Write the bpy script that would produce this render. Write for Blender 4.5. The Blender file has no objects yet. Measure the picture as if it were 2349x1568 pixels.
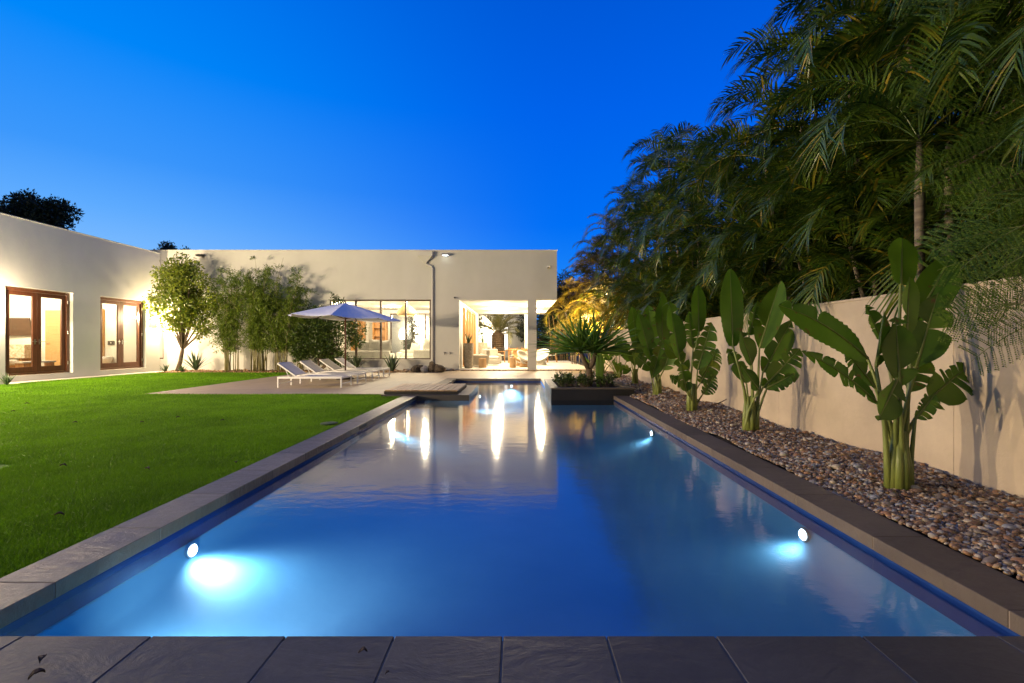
import bpy, math, random
import numpy as np
from mathutils import Vector, Matrix
R = math.radians
scene = bpy.context.scene
col = scene.collection
random.seed(7)
rng = np.random.default_rng(7)

# ---------------------------------------------------------------- camera
cam_d = bpy.data.cameras.new('camera'); cam = bpy.data.objects.new('camera', cam_d); col.objects.link(cam)
cam.location = (0, 0, 1.1); cam.rotation_euler = (R(90), 0, 0)
cam_d.sensor_width = 36; cam_d.lens = 16.0
cam_d.shift_x = -13.5 / 2349; cam_d.shift_y = 5.0 / 2349
cam_d.clip_start = 0.05; cam_d.clip_end = 3000
scene.camera = cam

# ---------------------------------------------------------------- world: clear evening sky
w = bpy.data.worlds.new("World"); scene.world = w; w.use_nodes = True
nt = w.node_tree; nt.nodes.clear()
def wn(t): return nt.nodes.new(t)
def s2l(c):
    return tuple((x/255/12.92 if x/255 <= .04045 else ((x/255+.055)/1.055)**2.4) for x in c) + (1,)
tc = wn('ShaderNodeTexCoord'); sep = wn('ShaderNodeSeparateXYZ'); nt.links.new(tc.outputs['Generated'], sep.inputs[0])
def ramp(stops, src):
    r = wn('ShaderNodeValToRGB'); e = r.color_ramp.elements
    while len(e) > 1: e.remove(e[0])
    e[0].position = stops[0][0]; e[0].color = s2l(stops[0][1])
    for p, c in stops[1:]:
        k = e.new(p); k.color = s2l(c)
    nt.links.new(src, r.inputs[0]); return r
rl = ramp([(0, (150, 195, 250)), (.15, (125, 188, 255)), (.22, (95, 172, 255)), (.30, (60, 152, 252)), (.45, (0, 136, 250)), (.7, (0, 105, 232)), (1, (0, 75, 180))], sep.outputs['Z'])
rr = ramp([(0, (60, 150, 245)), (.12, (28, 135, 250)), (.25, (0, 112, 246)), (.45, (0, 98, 235)), (.6, (0, 88, 216)), (1, (0, 66, 170))], sep.outputs['Z'])
mr = wn('ShaderNodeMapRange'); mr.interpolation_type = 'SMOOTHSTEP'
mr.inputs['From Min'].default_value = .12; mr.inputs['From Max'].default_value = -.72
nt.links.new(sep.outputs['X'], mr.inputs['Value'])
mx = wn('ShaderNodeMix'); mx.data_type = 'RGBA'
nt.links.new(mr.outputs[0], mx.inputs[0]); nt.links.new(rr.outputs[0], mx.inputs[6]); nt.links.new(rl.outputs[0], mx.inputs[7])
# paler, warmer sky added behind the camera to soften the blue ambient light
rb = ramp([(0, (200, 178, 150)), (.2, (165, 158, 150)), (.5, (105, 118, 140)), (1, (40, 75, 150))], sep.outputs['Z'])
mb = wn('ShaderNodeMapRange'); mb.interpolation_type = 'SMOOTHSTEP'
mb.inputs['From Min'].default_value = .10; mb.inputs['From Max'].default_value = -.45
nt.links.new(sep.outputs['Y'], mb.inputs['Value'])
mx2 = wn('ShaderNodeMix'); mx2.data_type = 'RGBA'
nt.links.new(mb.outputs[0], mx2.inputs[0]); nt.links.new(mx.outputs[2], mx2.inputs[6]); nt.links.new(rb.outputs[0], mx2.inputs[7])
bg = wn('ShaderNodeBackground'); bg.inputs[1].default_value = 1.0
nt.links.new(mx2.outputs[2], bg.inputs[0])
out = wn('ShaderNodeOutputWorld'); nt.links.new(bg.outputs[0], out.inputs[0])

scene.view_settings.view_transform = 'Standard'
scene.view_settings.look = 'None'
scene.view_settings.exposure = 0.0
scene.view_settings.gamma = 1.0
scene.cycles.use_denoising = True
scene.cycles.max_bounces = 7
scene.cycles.diffuse_bounces = 3
scene.cycles.glossy_bounces = 3
scene.cycles.transmission_bounces = 4
scene.cycles.transparent_max_bounces = 12
scene.cycles.sample_clamp_indirect = 3.0
scene.cycles.sample_clamp_direct = 0.0
scene.cycles.caustics_reflective = False
scene.cycles.caustics_refractive = False

# ---------------------------------------------------------------- helpers
def W(u, v, Y):
    return Vector(((u-1188)*Y/1044, Y, 1.1-(v-789)*Y/1044))

def tag(o, label=None, cat=None, group=None, kind=None):
    if label: o['label'] = label
    if cat: o['category'] = cat
    if group: o['group'] = group
    if kind: o['kind'] = kind
    return o

def empty(name, label, cat, loc=(0, 0, 0), rz=0, group=None):
    o = bpy.data.objects.new(name, None); col.objects.link(o)
    o.location = loc; o.rotation_euler = (0, 0, rz); o.empty_display_size = .1
    return tag(o, label, cat, group)

def origin(o):
    v = Vector((0, 0, 0))
    while o is not None:
        v += o.location; o = o.parent
    return v

def kids(o): return [c for c in bpy.data.objects if c.parent == o]
def copy_tree(o, parent=None):
    c = o.copy(); col.objects.link(c); c.parent = parent
    for ch in kids(o): copy_tree(ch, c)
    return c

class MB:
    def __init__(s): s.v = []; s.f = []
    def add(s, vs, fs):
        b = len(s.v); s.v += [tuple(x) for x in vs]; s.f += [tuple(i+b for i in f) for f in fs]; return s
    def box(s, x0, x1, y0, y1, z0, z1):
        return s.add([(x0,y0,z0),(x1,y0,z0),(x1,y1,z0),(x0,y1,z0),(x0,y0,z1),(x1,y0,z1),(x1,y1,z1),(x0,y1,z1)],
                     [(0,3,2,1),(4,5,6,7),(0,1,5,4),(1,2,6,5),(2,3,7,6),(3,0,4,7)])
    def tube(s, pts, rad, n=8, cap=True):
        pts = [Vector(p) for p in pts]
        if not hasattr(rad, '__len__'): rad = [rad]*len(pts)
        vs = []; fs = []; up = None
        for i, p in enumerate(pts):
            t = (pts[min(i+1, len(pts)-1)] - pts[max(i-1, 0)]).normalized()
            if up is None:
                up = Vector((0,0,1)) if abs(t.z) < .9 else Vector((1,0,0))
            a = t.cross(up)
            if a.length < 1e-5: a = t.cross(Vector((0,1,0)))
            a.normalize(); b = a.cross(t).normalized(); up = b
            for k in range(n):
                th = 2*math.pi*k/n
                vs.append(p + (a*math.cos(th)+b*math.sin(th))*rad[i])
        for i in range(len(pts)-1):
            for k in range(n):
                k2 = (k+1) % n
                fs.append((i*n+k, i*n+k2, (i+1)*n+k2, (i+1)*n+k))
        if cap:
            fs.append(tuple(range(n))[::-1]); fs.append(tuple((len(pts)-1)*n+k for k in range(n)))
        return s.add(vs, fs)
    def lathe(s, prof, c=(0,0,0), n=24, sx=1, sy=1):
        vs = []; fs = []
        for (r, z) in prof:
            for k in range(n):
                th = 2*math.pi*k/n
                vs.append((c[0]+r*sx*math.cos(th), c[1]+r*sy*math.sin(th), c[2]+z))
        m = len(prof)
        for i in range(m-1):
            for k in range(n):
                k2 = (k+1) % n
                fs.append((i*n+k, i*n+k2, (i+1)*n+k2, (i+1)*n+k))
        fs.append(tuple(range(n))[::-1]); fs.append(tuple((m-1)*n+k for k in range(n)))
        return s.add(vs, fs)
    def bar(s, a, b, wd, hh):
        # rectangular bar from a to b, wd horizontal, hh the other way
        a = Vector(a); b = Vector(b); t = (b-a).normalized()
        up = Vector((0,0,1)) if abs(t.z) < .95 else Vector((0,1,0))
        x = t.cross(up).normalized(); y = x.cross(t).normalized()
        vs = []
        for p in (a, b):
            for sx, sy in ((-1,-1),(1,-1),(1,1),(-1,1)):
                vs.append(p + x*sx*wd/2 + y*sy*hh/2)
        return s.add(vs, [(0,1,2,3),(7,6,5,4),(0,4,5,1),(1,5,6,2),(2,6,7,3),(3,7,4,0)])
    def np(s, V, F):
        b = len(s.v); s.v += [tuple(x) for x in V.tolist()]; s.f += [tuple(i+b for i in f) for f in F]; return s
    def build(s, name, mat, parent=None, world=False, smooth=False, bevel=0, seg=2):
        off = origin(parent) if (world and parent is not None) else Vector((0,0,0))
        me = bpy.data.meshes.new(name)
        me.from_pydata([(a-off.x, b-off.y, c-off.z) for a, b, c in s.v], [], s.f)
        me.materials.append(mat); me.validate(); me.update()
        if smooth: me.polygons.foreach_set('use_smooth', [True]*len(me.polygons))
        o = bpy.data.objects.new(name, me); col.objects.link(o)
        if parent is not None: o.parent = parent
        if bevel:
            m = o.modifiers.new('bevel', 'BEVEL'); m.width = bevel; m.segments = seg; m.limit_method = 'ANGLE'; m.angle_limit = R(40)
        return o

def npobj(name, V, F, mat, parent=None, smooth=False, world=False):
    """V (n,3) array; F list of arrays of equal-size faces"""
    if world and parent is not None:
        o_ = origin(parent); V = V - np.array([o_.x, o_.y, o_.z])
    me = bpy.data.meshes.new(name)
    me.vertices.add(len(V)); me.vertices.foreach_set('co', np.ascontiguousarray(V, dtype=np.float32).ravel())
    loops = np.concatenate([f.ravel() for f in F]).astype(np.int32)
    sizes = np.concatenate([np.full(len(f), f.shape[1], dtype=np.int32) for f in F])
    starts = np.concatenate([[0], np.cumsum(sizes)[:-1]]).astype(np.int32)
    me.loops.add(len(loops)); me.loops.foreach_set('vertex_index', loops)
    me.polygons.add(len(sizes)); me.polygons.foreach_set('loop_start', starts)
    me.update(calc_edges=True); me.validate()
    if smooth: me.polygons.foreach_set('use_smooth', np.ones(len(me.polygons), dtype=bool))
    me.materials.append(mat)
    o = bpy.data.objects.new(name, me); col.objects.link(o)
    if parent is not None: o.parent = parent
    return o

class NB:
    """numpy mesh collector with quads and tris"""
    def __init__(s): s.V = []; s.Q = []; s.T = []; s.n = 0
    def add(s, V, Q=None, T=None):
        if Q is not None and len(Q): s.Q.append(np.asarray(Q, dtype=np.int64)+s.n)
        if T is not None and len(T): s.T.append(np.asarray(T, dtype=np.int64)+s.n)
        s.V.append(V); s.n += len(V)
    def build(s, name, mat, parent=None, smooth=False, world=True):
        F = []
        if s.Q: F.append(np.concatenate(s.Q))
        if s.T: F.append(np.concatenate(s.T))
        return npobj(name, np.concatenate(s.V), F, mat, parent, smooth, world)

# ---------------------------------------------------------------- materials
def mat_base(name):
    m = bpy.data.materials.new(name); m.use_nodes = True
    t = m.node_tree; b = t.nodes['Principled BSDF']; return m, t, b
def lk(t, a, b): t.links.new(a, b)
def nd(t, ty, **kw):
    n = t.nodes.new(ty)
    for k, v in kw.items():
        if k in n.inputs: n.inputs[k].default_value = v
        else: setattr(n, k, v)
    return n
def mat(name, c, rough=.6, c2=None, scale=8, bump=0, bscale=None, metal=0, spec=.5, detail=4, stretch=None, island=False, bdist=.01):
    m, t, b = mat_base(name)
    b.inputs['Roughness'].default_value = rough; b.inputs['Metallic'].default_value = metal
    b.inputs['Specular IOR Level'].default_value = spec
    co = nd(t, 'ShaderNodeTexCoord'); src = co.outputs['Object']
    if stretch:
        mp = nd(t, 'ShaderNodeMapping'); mp.inputs['Scale'].default_value = stretch; lk(t, src, mp.inputs[0]); src = mp.outputs[0]
    if c2 is None: c2 = tuple(x*.8 for x in c)
    mixn = nd(t, 'ShaderNodeMix', data_type='RGBA')
    mixn.inputs[6].default_value = (*c, 1); mixn.inputs[7].default_value = (*c2, 1)
    if island:
        g = nd(t, 'ShaderNodeNewGeometry'); lk(t, g.outputs['Random Per Island'], mixn.inputs[0])
    else:
        nz = nd(t, 'ShaderNodeTexNoise', Scale=scale, Detail=detail); lk(t, src, nz.inputs['Vector'])
        mp2 = nd(t, 'ShaderNodeMapRange'); mp2.inputs['From Min'].default_value = .3; mp2.inputs['From Max'].default_value = .7
        lk(t, nz.outputs['Fac'], mp2.inputs['Value']); lk(t, mp2.outputs[0], mixn.inputs[0])
    lk(t, mixn.outputs[2], b.inputs['Base Color'])
    if bump:
        nb = nd(t, 'ShaderNodeTexNoise', Scale=bscale or scale*4, Detail=6); lk(t, src, nb.inputs['Vector'])
        bp = nd(t, 'ShaderNodeBump', Strength=bump, Distance=bdist); lk(t, nb.outputs['Fac'], bp.inputs['Height'])
        lk(t, bp.outputs[0], b.inputs['Normal'])
    return m
def emit(name, c, s):
    m, t, b = mat_base(name)
    b.inputs['Base Color'].default_value = (*c, 1)
    b.inputs['Emission Color'].default_value = (*c, 1); b.inputs['Emission Strength'].default_value = s
    return m
def leafmat(name, c, c2, rough=.35, trans=.3, c3=None, spec=.5, brown=0):
    m, t, b = mat_base(name)
    g = nd(t, 'ShaderNodeNewGeometry')
    r = nd(t, 'ShaderNodeValToRGB'); e = r.color_ramp.elements
    e[0].color = (*c, 1); e[1].color = (*c2, 1)
    if c3: k = e.new(.9); k.color = (*c2, 1); e[-1].color = (*c3, 1)
    lk(t, g.outputs['Random Per Island'], r.inputs[0])
    co = nd(t, 'ShaderNodeTexCoord')
    nz = nd(t, 'ShaderNodeTexNoise', Scale=3.0, Detail=3); lk(t, co.outputs['Object'], nz.inputs['Vector'])
    hs = nd(t, 'ShaderNodeHueSaturation'); mp = nd(t, 'ShaderNodeMapRange')
    mp.inputs['To Min'].default_value = .55; mp.inputs['To Max'].default_value = 1.4
    lk(t, nz.outputs['Fac'], mp.inputs['Value']); lk(t, mp.outputs[0], hs.inputs['Value']); lk(t, r.outputs[0], hs.inputs['Color'])
    if brown:
        n9 = nd(t, 'ShaderNodeTexNoise', Scale=11.0, Detail=6, Roughness=.6); lk(t, co.outputs['Object'], n9.inputs['Vector'])
        m9 = nd(t, 'ShaderNodeMapRange'); m9.inputs['From Min'].default_value = .64; m9.inputs['From Max'].default_value = .70; lk(t, n9.outputs['Fac'], m9.inputs['Value'])
        x9 = nd(t, 'ShaderNodeMix', data_type='RGBA'); x9.inputs[7].default_value = (.16, .08, .025, 1); lk(t, m9.outputs[0], x9.inputs[0]); lk(t, hs.outputs[0], x9.inputs[6])
        class _o: outputs = [x9.outputs[2]]
        hs = _o
    lk(t, hs.outputs[0], b.inputs['Base Color'])
    b.inputs['Roughness'].default_value = rough; b.inputs['Specular IOR Level'].default_value = spec
    tr = nd(t, 'ShaderNodeBsdfTranslucent'); lk(t, hs.outputs[0], tr.inputs['Color'])
    ms = nd(t, 'ShaderNodeMixShader'); ms.inputs[0].default_value = trans
    lk(t, b.outputs[0], ms.inputs[1]); lk(t, tr.outputs[0], ms.inputs[2])
    lk(t, ms.outputs[0], t.nodes['Material Output'].inputs['Surface'])
    return m
def schlick(t, f0, ex=5):
    lw = nd(t, 'ShaderNodeLayerWeight'); lw.inputs['Blend'].default_value = .5
    pw = nd(t, 'ShaderNodeMath', operation='POWER'); pw.inputs[1].default_value = ex; lk(t, lw.outputs['Facing'], pw.inputs[0])
    ma = nd(t, 'ShaderNodeMath', operation='MULTIPLY_ADD'); ma.inputs[1].default_value = 1-f0; ma.inputs[2].default_value = f0
    lk(t, pw.outputs[0], ma.inputs[0]); return ma
def glassmat(name, tint=(.97, .98, .97), refl=1.0, rough=.0):
    m, t, b = mat_base(name); t.nodes.remove(b)
    tr = nd(t, 'ShaderNodeBsdfTransparent'); tr.inputs[0].default_value = (*tint, 1)
    gl = nd(t, 'ShaderNodeBsdfGlossy'); gl.inputs['Roughness'].default_value = rough
    mu = schlick(t, .06)
    ms = nd(t, 'ShaderNodeMixShader'); lk(t, mu.outputs[0], ms.inputs[0]); lk(t, tr.outputs[0], ms.inputs[1]); lk(t, gl.outputs[0], ms.inputs[2])
    lk(t, ms.outputs[0], t.nodes['Material Output'].inputs['Surface']); return m

def wallmat(name, c, c2, sc=.6, bump=.35, bs=9):
    """painted stucco: broad mottling, trowel relief, faint weathering streaks"""
    m, t, b = mat_base(name)
    co = nd(t, 'ShaderNodeTexCoord')
    n1 = nd(t, 'ShaderNodeTexNoise', Scale=sc, Detail=6, Roughness=.65); lk(t, co.outputs['Object'], n1.inputs['Vector'])
    mp = nd(t, 'ShaderNodeMapping'); mp.inputs['Scale'].default_value = (1, 1, .3); lk(t, co.outputs['Object'], mp.inputs[0])
    n2 = nd(t, 'ShaderNodeTexNoise', Scale=.9, Detail=3, Roughness=.5); lk(t, mp.outputs[0], n2.inputs['Vector'])
    ad = nd(t, 'ShaderNodeMath', operation='ADD'); lk(t, n1.outputs['Fac'], ad.inputs[0]); lk(t, n2.outputs['Fac'], ad.inputs[1])
    mr_ = nd(t, 'ShaderNodeMapRange'); mr_.inputs['From Min'].default_value = .7; mr_.inputs['From Max'].default_value = 1.35
    lk(t, ad.outputs[0], mr_.inputs['Value'])
    mxx = nd(t, 'ShaderNodeMix', data_type='RGBA'); mxx.inputs[6].default_value = (*c, 1); mxx.inputs[7].default_value = (*c2, 1)
    lk(t, mr_.outputs[0], mxx.inputs[0]); lk(t, mxx.outputs[2], b.inputs['Base Color'])
    b.inputs['Roughness'].default_value = .85; b.inputs['Specular IOR Level'].default_value = .2
    n3 = nd(t, 'ShaderNodeTexNoise', Scale=bs, Detail=8, Roughness=.6, Distortion=.6); lk(t, co.outputs['Object'], n3.inputs['Vector'])
    n4 = nd(t, 'ShaderNodeTexNoise', Scale=90, Detail=2); lk(t, co.outputs['Object'], n4.inputs['Vector'])
    a2 = nd(t, 'ShaderNodeMath', operation='MULTIPLY_ADD'); a2.inputs[1].default_value = .15
    lk(t, n4.outputs['Fac'], a2.inputs[0]); lk(t, n3.outputs['Fac'], a2.inputs[2])
    bp = nd(t, 'ShaderNodeBump', Strength=bump, Distance=.02); lk(t, a2.outputs[0], bp.inputs['Height']); lk(t, bp.outputs[0], b.inputs['Normal'])
    return m

def woodmat(name, c, c2, sc=1.0, rough=.45, axis='z'):
    m, t, b = mat_base(name)
    co = nd(t, 'ShaderNodeTexCoord'); mp = nd(t, 'ShaderNodeMapping')
    st = {'z': (14, 14, .9), 'y': (14, .9, 14), 'x': (.9, 14, 14)}[axis]
    mp.inputs['Scale'].default_value = tuple(s_*sc for s_ in st); lk(t, co.outputs['Object'], mp.inputs[0])
    n = nd(t, 'ShaderNodeTexNoise', Scale=2.5, Detail=7, Distortion=.5); lk(t, mp.outputs[0], n.inputs['Vector'])
    mr_ = nd(t, 'ShaderNodeMapRange'); mr_.inputs['From Min'].default_value = .3; mr_.inputs['From Max'].default_value = .7; lk(t, n.outputs['Fac'], mr_.inputs['Value'])
    mxx = nd(t, 'ShaderNodeMix', data_type='RGBA'); mxx.inputs[6].default_value = (*c, 1); mxx.inputs[7].default_value = (*c2, 1)
    lk(t, mr_.outputs[0], mxx.inputs[0])
    g = nd(t, 'ShaderNodeNewGeometry'); hs = nd(t, 'ShaderNodeHueSaturation'); m2 = nd(t, 'ShaderNodeMapRange')
    m2.inputs['To Min'].default_value = .75; m2.inputs['To Max'].default_value = 1.2
    lk(t, g.outputs['Random Per Island'], m2.inputs['Value']); lk(t, m2.outputs[0], hs.inputs['Value']); lk(t, mxx.outputs[2], hs.inputs['Color'])
    lk(t, hs.outputs[0], b.inputs['Base Color']); b.inputs['Roughness'].default_value = rough
    bp = nd(t, 'ShaderNodeBump', Strength=.25, Distance=.004); lk(t, n.outputs['Fac'], bp.inputs['Height']); lk(t, bp.outputs[0], b.inputs['Normal'])
    return m

def slatemat(name, c, c2, rough=.38, bump=.9, cleft=True):
    """riven slate: layered cleft relief"""
    m, t, b = mat_base(name)
    co = nd(t, 'ShaderNodeTexCoord')
    n1 = nd(t, 'ShaderNodeTexNoise', Scale=3.5, Detail=8, Roughness=.62, Distortion=1.2)
    mp = nd(t, 'ShaderNodeMapping'); mp.inputs['Scale'].default_value = (.8, 2.0, 1); mp.inputs['Rotation'].default_value = (0, 0, .5)
    lk(t, co.outputs['Object'], mp.inputs[0]); lk(t, mp.outputs[0], n1.inputs['Vector'])
    # terrace the height so that edges of layers show
    sn = nd(t, 'ShaderNodeMath', operation='SNAP'); sn.inputs[1].default_value = .055; lk(t, n1.outputs['Fac'], sn.inputs[0])
    mxh = nd(t, 'ShaderNodeMix'); mxh.inputs[0].default_value = .45; lk(t, n1.outputs['Fac'], mxh.inputs[2]); lk(t, sn.outputs[0], mxh.inputs[3])
    n2 = nd(t, 'ShaderNodeTexNoise', Scale=28, Detail=6, Roughness=.7); lk(t, co.outputs['Object'], n2.inputs['Vector'])
    ma = nd(t, 'ShaderNodeMath', operation='MULTIPLY_ADD'); ma.inputs[1].default_value = .12; lk(t, n2.outputs['Fac'], ma.inputs[0]); lk(t, mxh.outputs[0], ma.inputs[2])
    bp = nd(t, 'ShaderNodeBump', Strength=bump, Distance=.03); lk(t, ma.outputs[0], bp.inputs['Height']); lk(t, bp.outputs[0], b.inputs['Normal'])
    n3 = nd(t, 'ShaderNodeTexNoise', Scale=2.0, Detail=7, Roughness=.7); lk(t, co.outputs['Object'], n3.inputs['Vector'])
    g = nd(t, 'ShaderNodeNewGeometry'); ad = nd(t, 'ShaderNodeMath', operation='MULTIPLY_ADD'); ad.inputs[1].default_value = .35
    lk(t, g.outputs['Random Per Island'], ad.inputs[0]); lk(t, n3.outputs['Fac'], ad.inputs[2])
    mr_ = nd(t, 'ShaderNodeMapRange'); mr_.inputs['From Min'].default_value = .4; mr_.inputs['From Max'].default_value = .95; lk(t, ad.outputs[0], mr_.inputs['Value'])
    mxx = nd(t, 'ShaderNodeMix', data_type='RGBA'); mxx.inputs[6].default_value = (*c, 1); mxx.inputs[7].default_value = (*c2, 1)
    lk(t, mr_.outputs[0], mxx.inputs[0]); lk(t, mxx.outputs[2], b.inputs['Base Color'])
    rr_ = nd(t, 'ShaderNodeMapRange'); rr_.inputs['To Min'].default_value = rough-.1; rr_.inputs['To Max'].default_value = rough+.2
    lk(t, n2.outputs['Fac'], rr_.inputs['Value']); lk(t, rr_.outputs[0], b.inputs['Roughness'])
    return m

M = {}
M['stucco'] = wallmat('stucco', (.585, .58, .54), (.49, .485, .45), bump=.14, bs=5)
M['stucco_garden'] = wallmat('garden_stucco', (.66, .54, .38), (.40, .32, .23), sc=1.3, bump=.25)
M['plaster'] = mat('plaster', (.78, .76, .70), .8, (.74, .72, .66), 1.5, .05, 30)
M['ceiling'] = mat('ceiling_paint', (.80, .79, .74), .8, (.77, .76, .71), .7)
M['slate'] = slatemat('slate', (.042, .038, .031), (.082, .074, .060), rough=.52, bump=.38)
M['slate_brown'] = slatemat('slate_brown', (.085, .064, .045), (.14, .108, .075), rough=.5, bump=.5)
M['grout'] = mat('grout', (.16, .15, .14), .9, (.10, .10, .09), 20)
M['deck'] = None
M['wood_door'] = woodmat('mahogany', (.12, .040, .016), (.07, .022, .009), rough=.35)
M['wood_bronze'] = woodmat('dark_bronze', (.075, .035, .014), (.045, .02, .010), rough=.4)
M['wood_oak'] = woodmat('oak', (.42, .22, .07), (.30, .14, .045))
M['wood_deck'] = woodmat('ipe_boards', (.52, .34, .17), (.34, .21, .10), rough=.6, axis='y')
M['white_metal'] = mat('white_metal', (.72, .72, .72), .35, (.70, .70, .71), 5)
M['sling'] = mat('sling_fabric', (.66, .62, .56), .8, (.60, .56, .50), 60, .2, 300)
M['metal'] = mat('brushed_metal', (.5, .48, .45), .3, (.45, .43, .4), 10, metal=1)
M['dark'] = mat('dark_metal', (.03, .025, .02), .4, (.02, .02, .02), 10)
M['black'] = mat('black_matte', (.012, .011, .011), .6, (.008, .008, .008), 10)
M['umbrella'] = mat('umbrella_cloth', (.84, .86, .90), .85, (.78, .80, .86), 3, .15, 180)
M['pole'] = woodmat('pole_wood', (.10, .035, .018), (.06, .02, .012))
M['fabric'] = mat('upholstery', (.70, .68, .62), .9, (.62, .60, .54), 12, .25, 80)
M['fabric_grey'] = mat('grey_upholstery', (.40, .38, .33), .9, (.34, .32, .28), 12, .25, 80)
M['wicker'] = mat('wicker', (.45, .28, .12), .7, (.30, .17, .07), 40, .6, 90)
M['stone_pot'] = mat('rough_stone', (.42, .37, .29), .85, (.25, .21, .16), 14, .8, 40, bdist=.02)
M['rock'] = mat('lava_rock', (.10, .075, .05), .9, (.035, .028, .022), 14, 1.0, 22, bdist=.03)
M['rock_pale'] = mat('pale_rock', (.34, .33, .33), .9, (.22, .21, .21), 14, .8, 30, bdist=.02)
M['soil'] = mat('soil', (.035, .024, .016), .95, (.018, .013, .009), 12, 1.0, 40, bdist=.02)
M['glass'] = glassmat('window_glass')
M['bark'] = mat('bark', (.16, .11, .07), .9, (.07, .05, .035), 9, .9, 30, stretch=(3, 3, .6), bdist=.01)
M['palm_bark'] = mat('palm_bark', (.26, .21, .15), .85, (.08, .06, .045), 3, .8, 9, stretch=(1, 1, 6), bdist=.01)
M['screen'] = mat('tv_screen', (.085, .045, .028), .25, (.075, .04, .025), 2)
M['porcelain'] = mat('porcelain', (.82, .82, .80), .15, (.80, .80, .78), 2)

# ================================================================ SETTING: ground, lawn, paving, pool
def struct(o, label=None): tag(o, label, kind='structure'); return o

xs = [-900, -2.2, .73, 2.1, 900]; ys = [-900, 1.6, 9.7, 14.4, 1500]
g = MB()
for i in range(4):
    for j in range(4):
        if (i in (1, 2) and j == 1) or (i == 1 and j == 2): continue
        g.add([(xs[i], ys[j], -.07), (xs[i+1], ys[j], -.07), (xs[i+1], ys[j+1], -.07), (xs[i], ys[j+1], -.07)], [(0, 1, 2, 3)])
struct(g.build('ground', mat('ground_soil', (.07, .055, .035), .95, (.04, .045, .02), 3, .5, 20)))

# lawn base
def grassmat(name):
    m, t, b = mat_base(name)
    co = nd(t, 'ShaderNodeTexCoord'); g_ = nd(t, 'ShaderNodeNewGeometry')
    n = nd(t, 'ShaderNodeTexNoise', Scale=1.3, Detail=7, Roughness=.7); lk(t, co.outputs['Object'], n.inputs['Vector'])
    ad = nd(t, 'ShaderNodeMath', operation='MULTIPLY_ADD'); ad.inputs[1].default_value = .5
    n0 = nd(t, 'ShaderNodeTexNoise', Scale=.45, Detail=3); lk(t, co.outputs['Object'], n0.inputs['Vector'])
    av = nd(t, 'ShaderNodeMath', operation='MULTIPLY_ADD'); av.inputs[1].default_value = .7; av.inputs[2].default_value = -.35; lk(t, n0.outputs['Fac'], av.inputs[0])
    aw = nd(t, 'ShaderNodeMath', operation='ADD'); lk(t, av.outputs[0], aw.inputs[0]); lk(t, n.outputs['Fac'], aw.inputs[1])
    lk(t, g_.outputs['Random Per Island'], ad.inputs[0]); lk(t, aw.outputs[0], ad.inputs[2])
    r = nd(t, 'ShaderNodeValToRGB'); e = r.color_ramp.elements
    e[0].position = .35; e[0].color = (.055, .155, .003, 1); e[1].position = 1.0; e[1].color = (.20, .44, .008, 1)
    lk(t, ad.outputs[0], r.inputs[0]); lk(t, r.outputs[0], b.inputs['Base Color'])
    b.inputs['Roughness'].default_value = .6; b.inputs['Specular IOR Level'].default_value = .25
    tr = nd(t, 'ShaderNodeBsdfTranslucent'); lk(t, r.outputs[0], tr.inputs['Color'])
    ms = nd(t, 'ShaderNodeMixShader'); ms.inputs[0].default_value = .3
    lk(t, b.outputs[0], ms.inputs[1]); lk(t, tr.outputs[0], ms.inputs[2]); lk(t, ms.outputs[0], t.nodes['Material Output'].inputs['Surface'])
    nb = nd(t, 'ShaderNodeTexNoise', Scale=90, Detail=4); lk(t, co.outputs['Object'], nb.inputs['Vector'])
    bp = nd(t, 'ShaderNodeBump', Strength=1, Distance=.03); lk(t, nb.outputs['Fac'], bp.inputs['Height']); lk(t, bp.outputs[0], b.inputs['Normal'])
    return m
M['grass'] = grassmat('turf')
def lawn_z(x, y): return 0.006*np.sin(x*1.7+y*.9)+0.006*np.sin(y*2.3-x*.6)
LX0, LX1 = -14.33, -2.435
g = MB()
def lawn_patch(x0, x1, y0, y1, nx, ny):
    X, Y = np.meshgrid(np.linspace(x0, x1, nx+1), np.linspace(y0, y1, ny+1))
    V = np.stack([X.ravel(), Y.ravel(), (-.022+lawn_z(X, Y)).ravel()], 1)
    F = [(j*(nx+1)+i, j*(nx+1)+i+1, (j+1)*(nx+1)+i+1, (j+1)*(nx+1)+i) for j in range(ny) for i in range(nx)]
    g.np(V, F)
lawn_patch(LX0, LX1, -4, 9.98, 40, 50)
lawn_patch(LX0, -8.23, 9.98, 17.5, 20, 25)
struct(g.build('lawn', M['grass'], smooth=True))

# blades
def blades(n, x0, x1, y0, y1, h, wd):
    x = rng.uniform(x0, x1, n); y = rng.uniform(y0, y1, n)
    a = rng.uniform(0, 2*np.pi, n); hh = h*rng.uniform(.6, 1.25, n); ww = wd*rng.uniform(.7, 1.3, n)
    lx = rng.normal(0, .5, n)*hh; ly = rng.normal(0, .5, n)*hh
    z = lawn_z(x, y)-.024
    A = np.stack([x-np.cos(a)*ww/2, y-np.sin(a)*ww/2, z], 1); B = np.stack([x+np.cos(a)*ww/2, y+np.sin(a)*ww/2, z], 1)
    C = np.stack([x+lx, y+ly, z+hh], 1)
    return np.stack([A, B, C], 1).reshape(-1, 3)
bl = []
bl.append(blades(150000, -4.6, -2.43, 1.9, 4.2, .030, .0045))
bl.append(blades(130000, -7.5, -2.43, 4.2, 6.2, .030, .007))
bl.append(blades(110000, -11, -2.43, 6.2, 8.2, .032, .010))
bl.append(blades(90000, -14.1, -2.43, 8.2, 9.98, .032, .013))
bl.append(blades(45000, -13.9, -8.23, 9.98, 13.5, .034, .018))
bl.append(blades(25000, -13.9, -8.23, 13.5, 17.45, .034, .022))
V = np.concatenate(bl); T = np.arange(len(V)).reshape(-1, 3)
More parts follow.
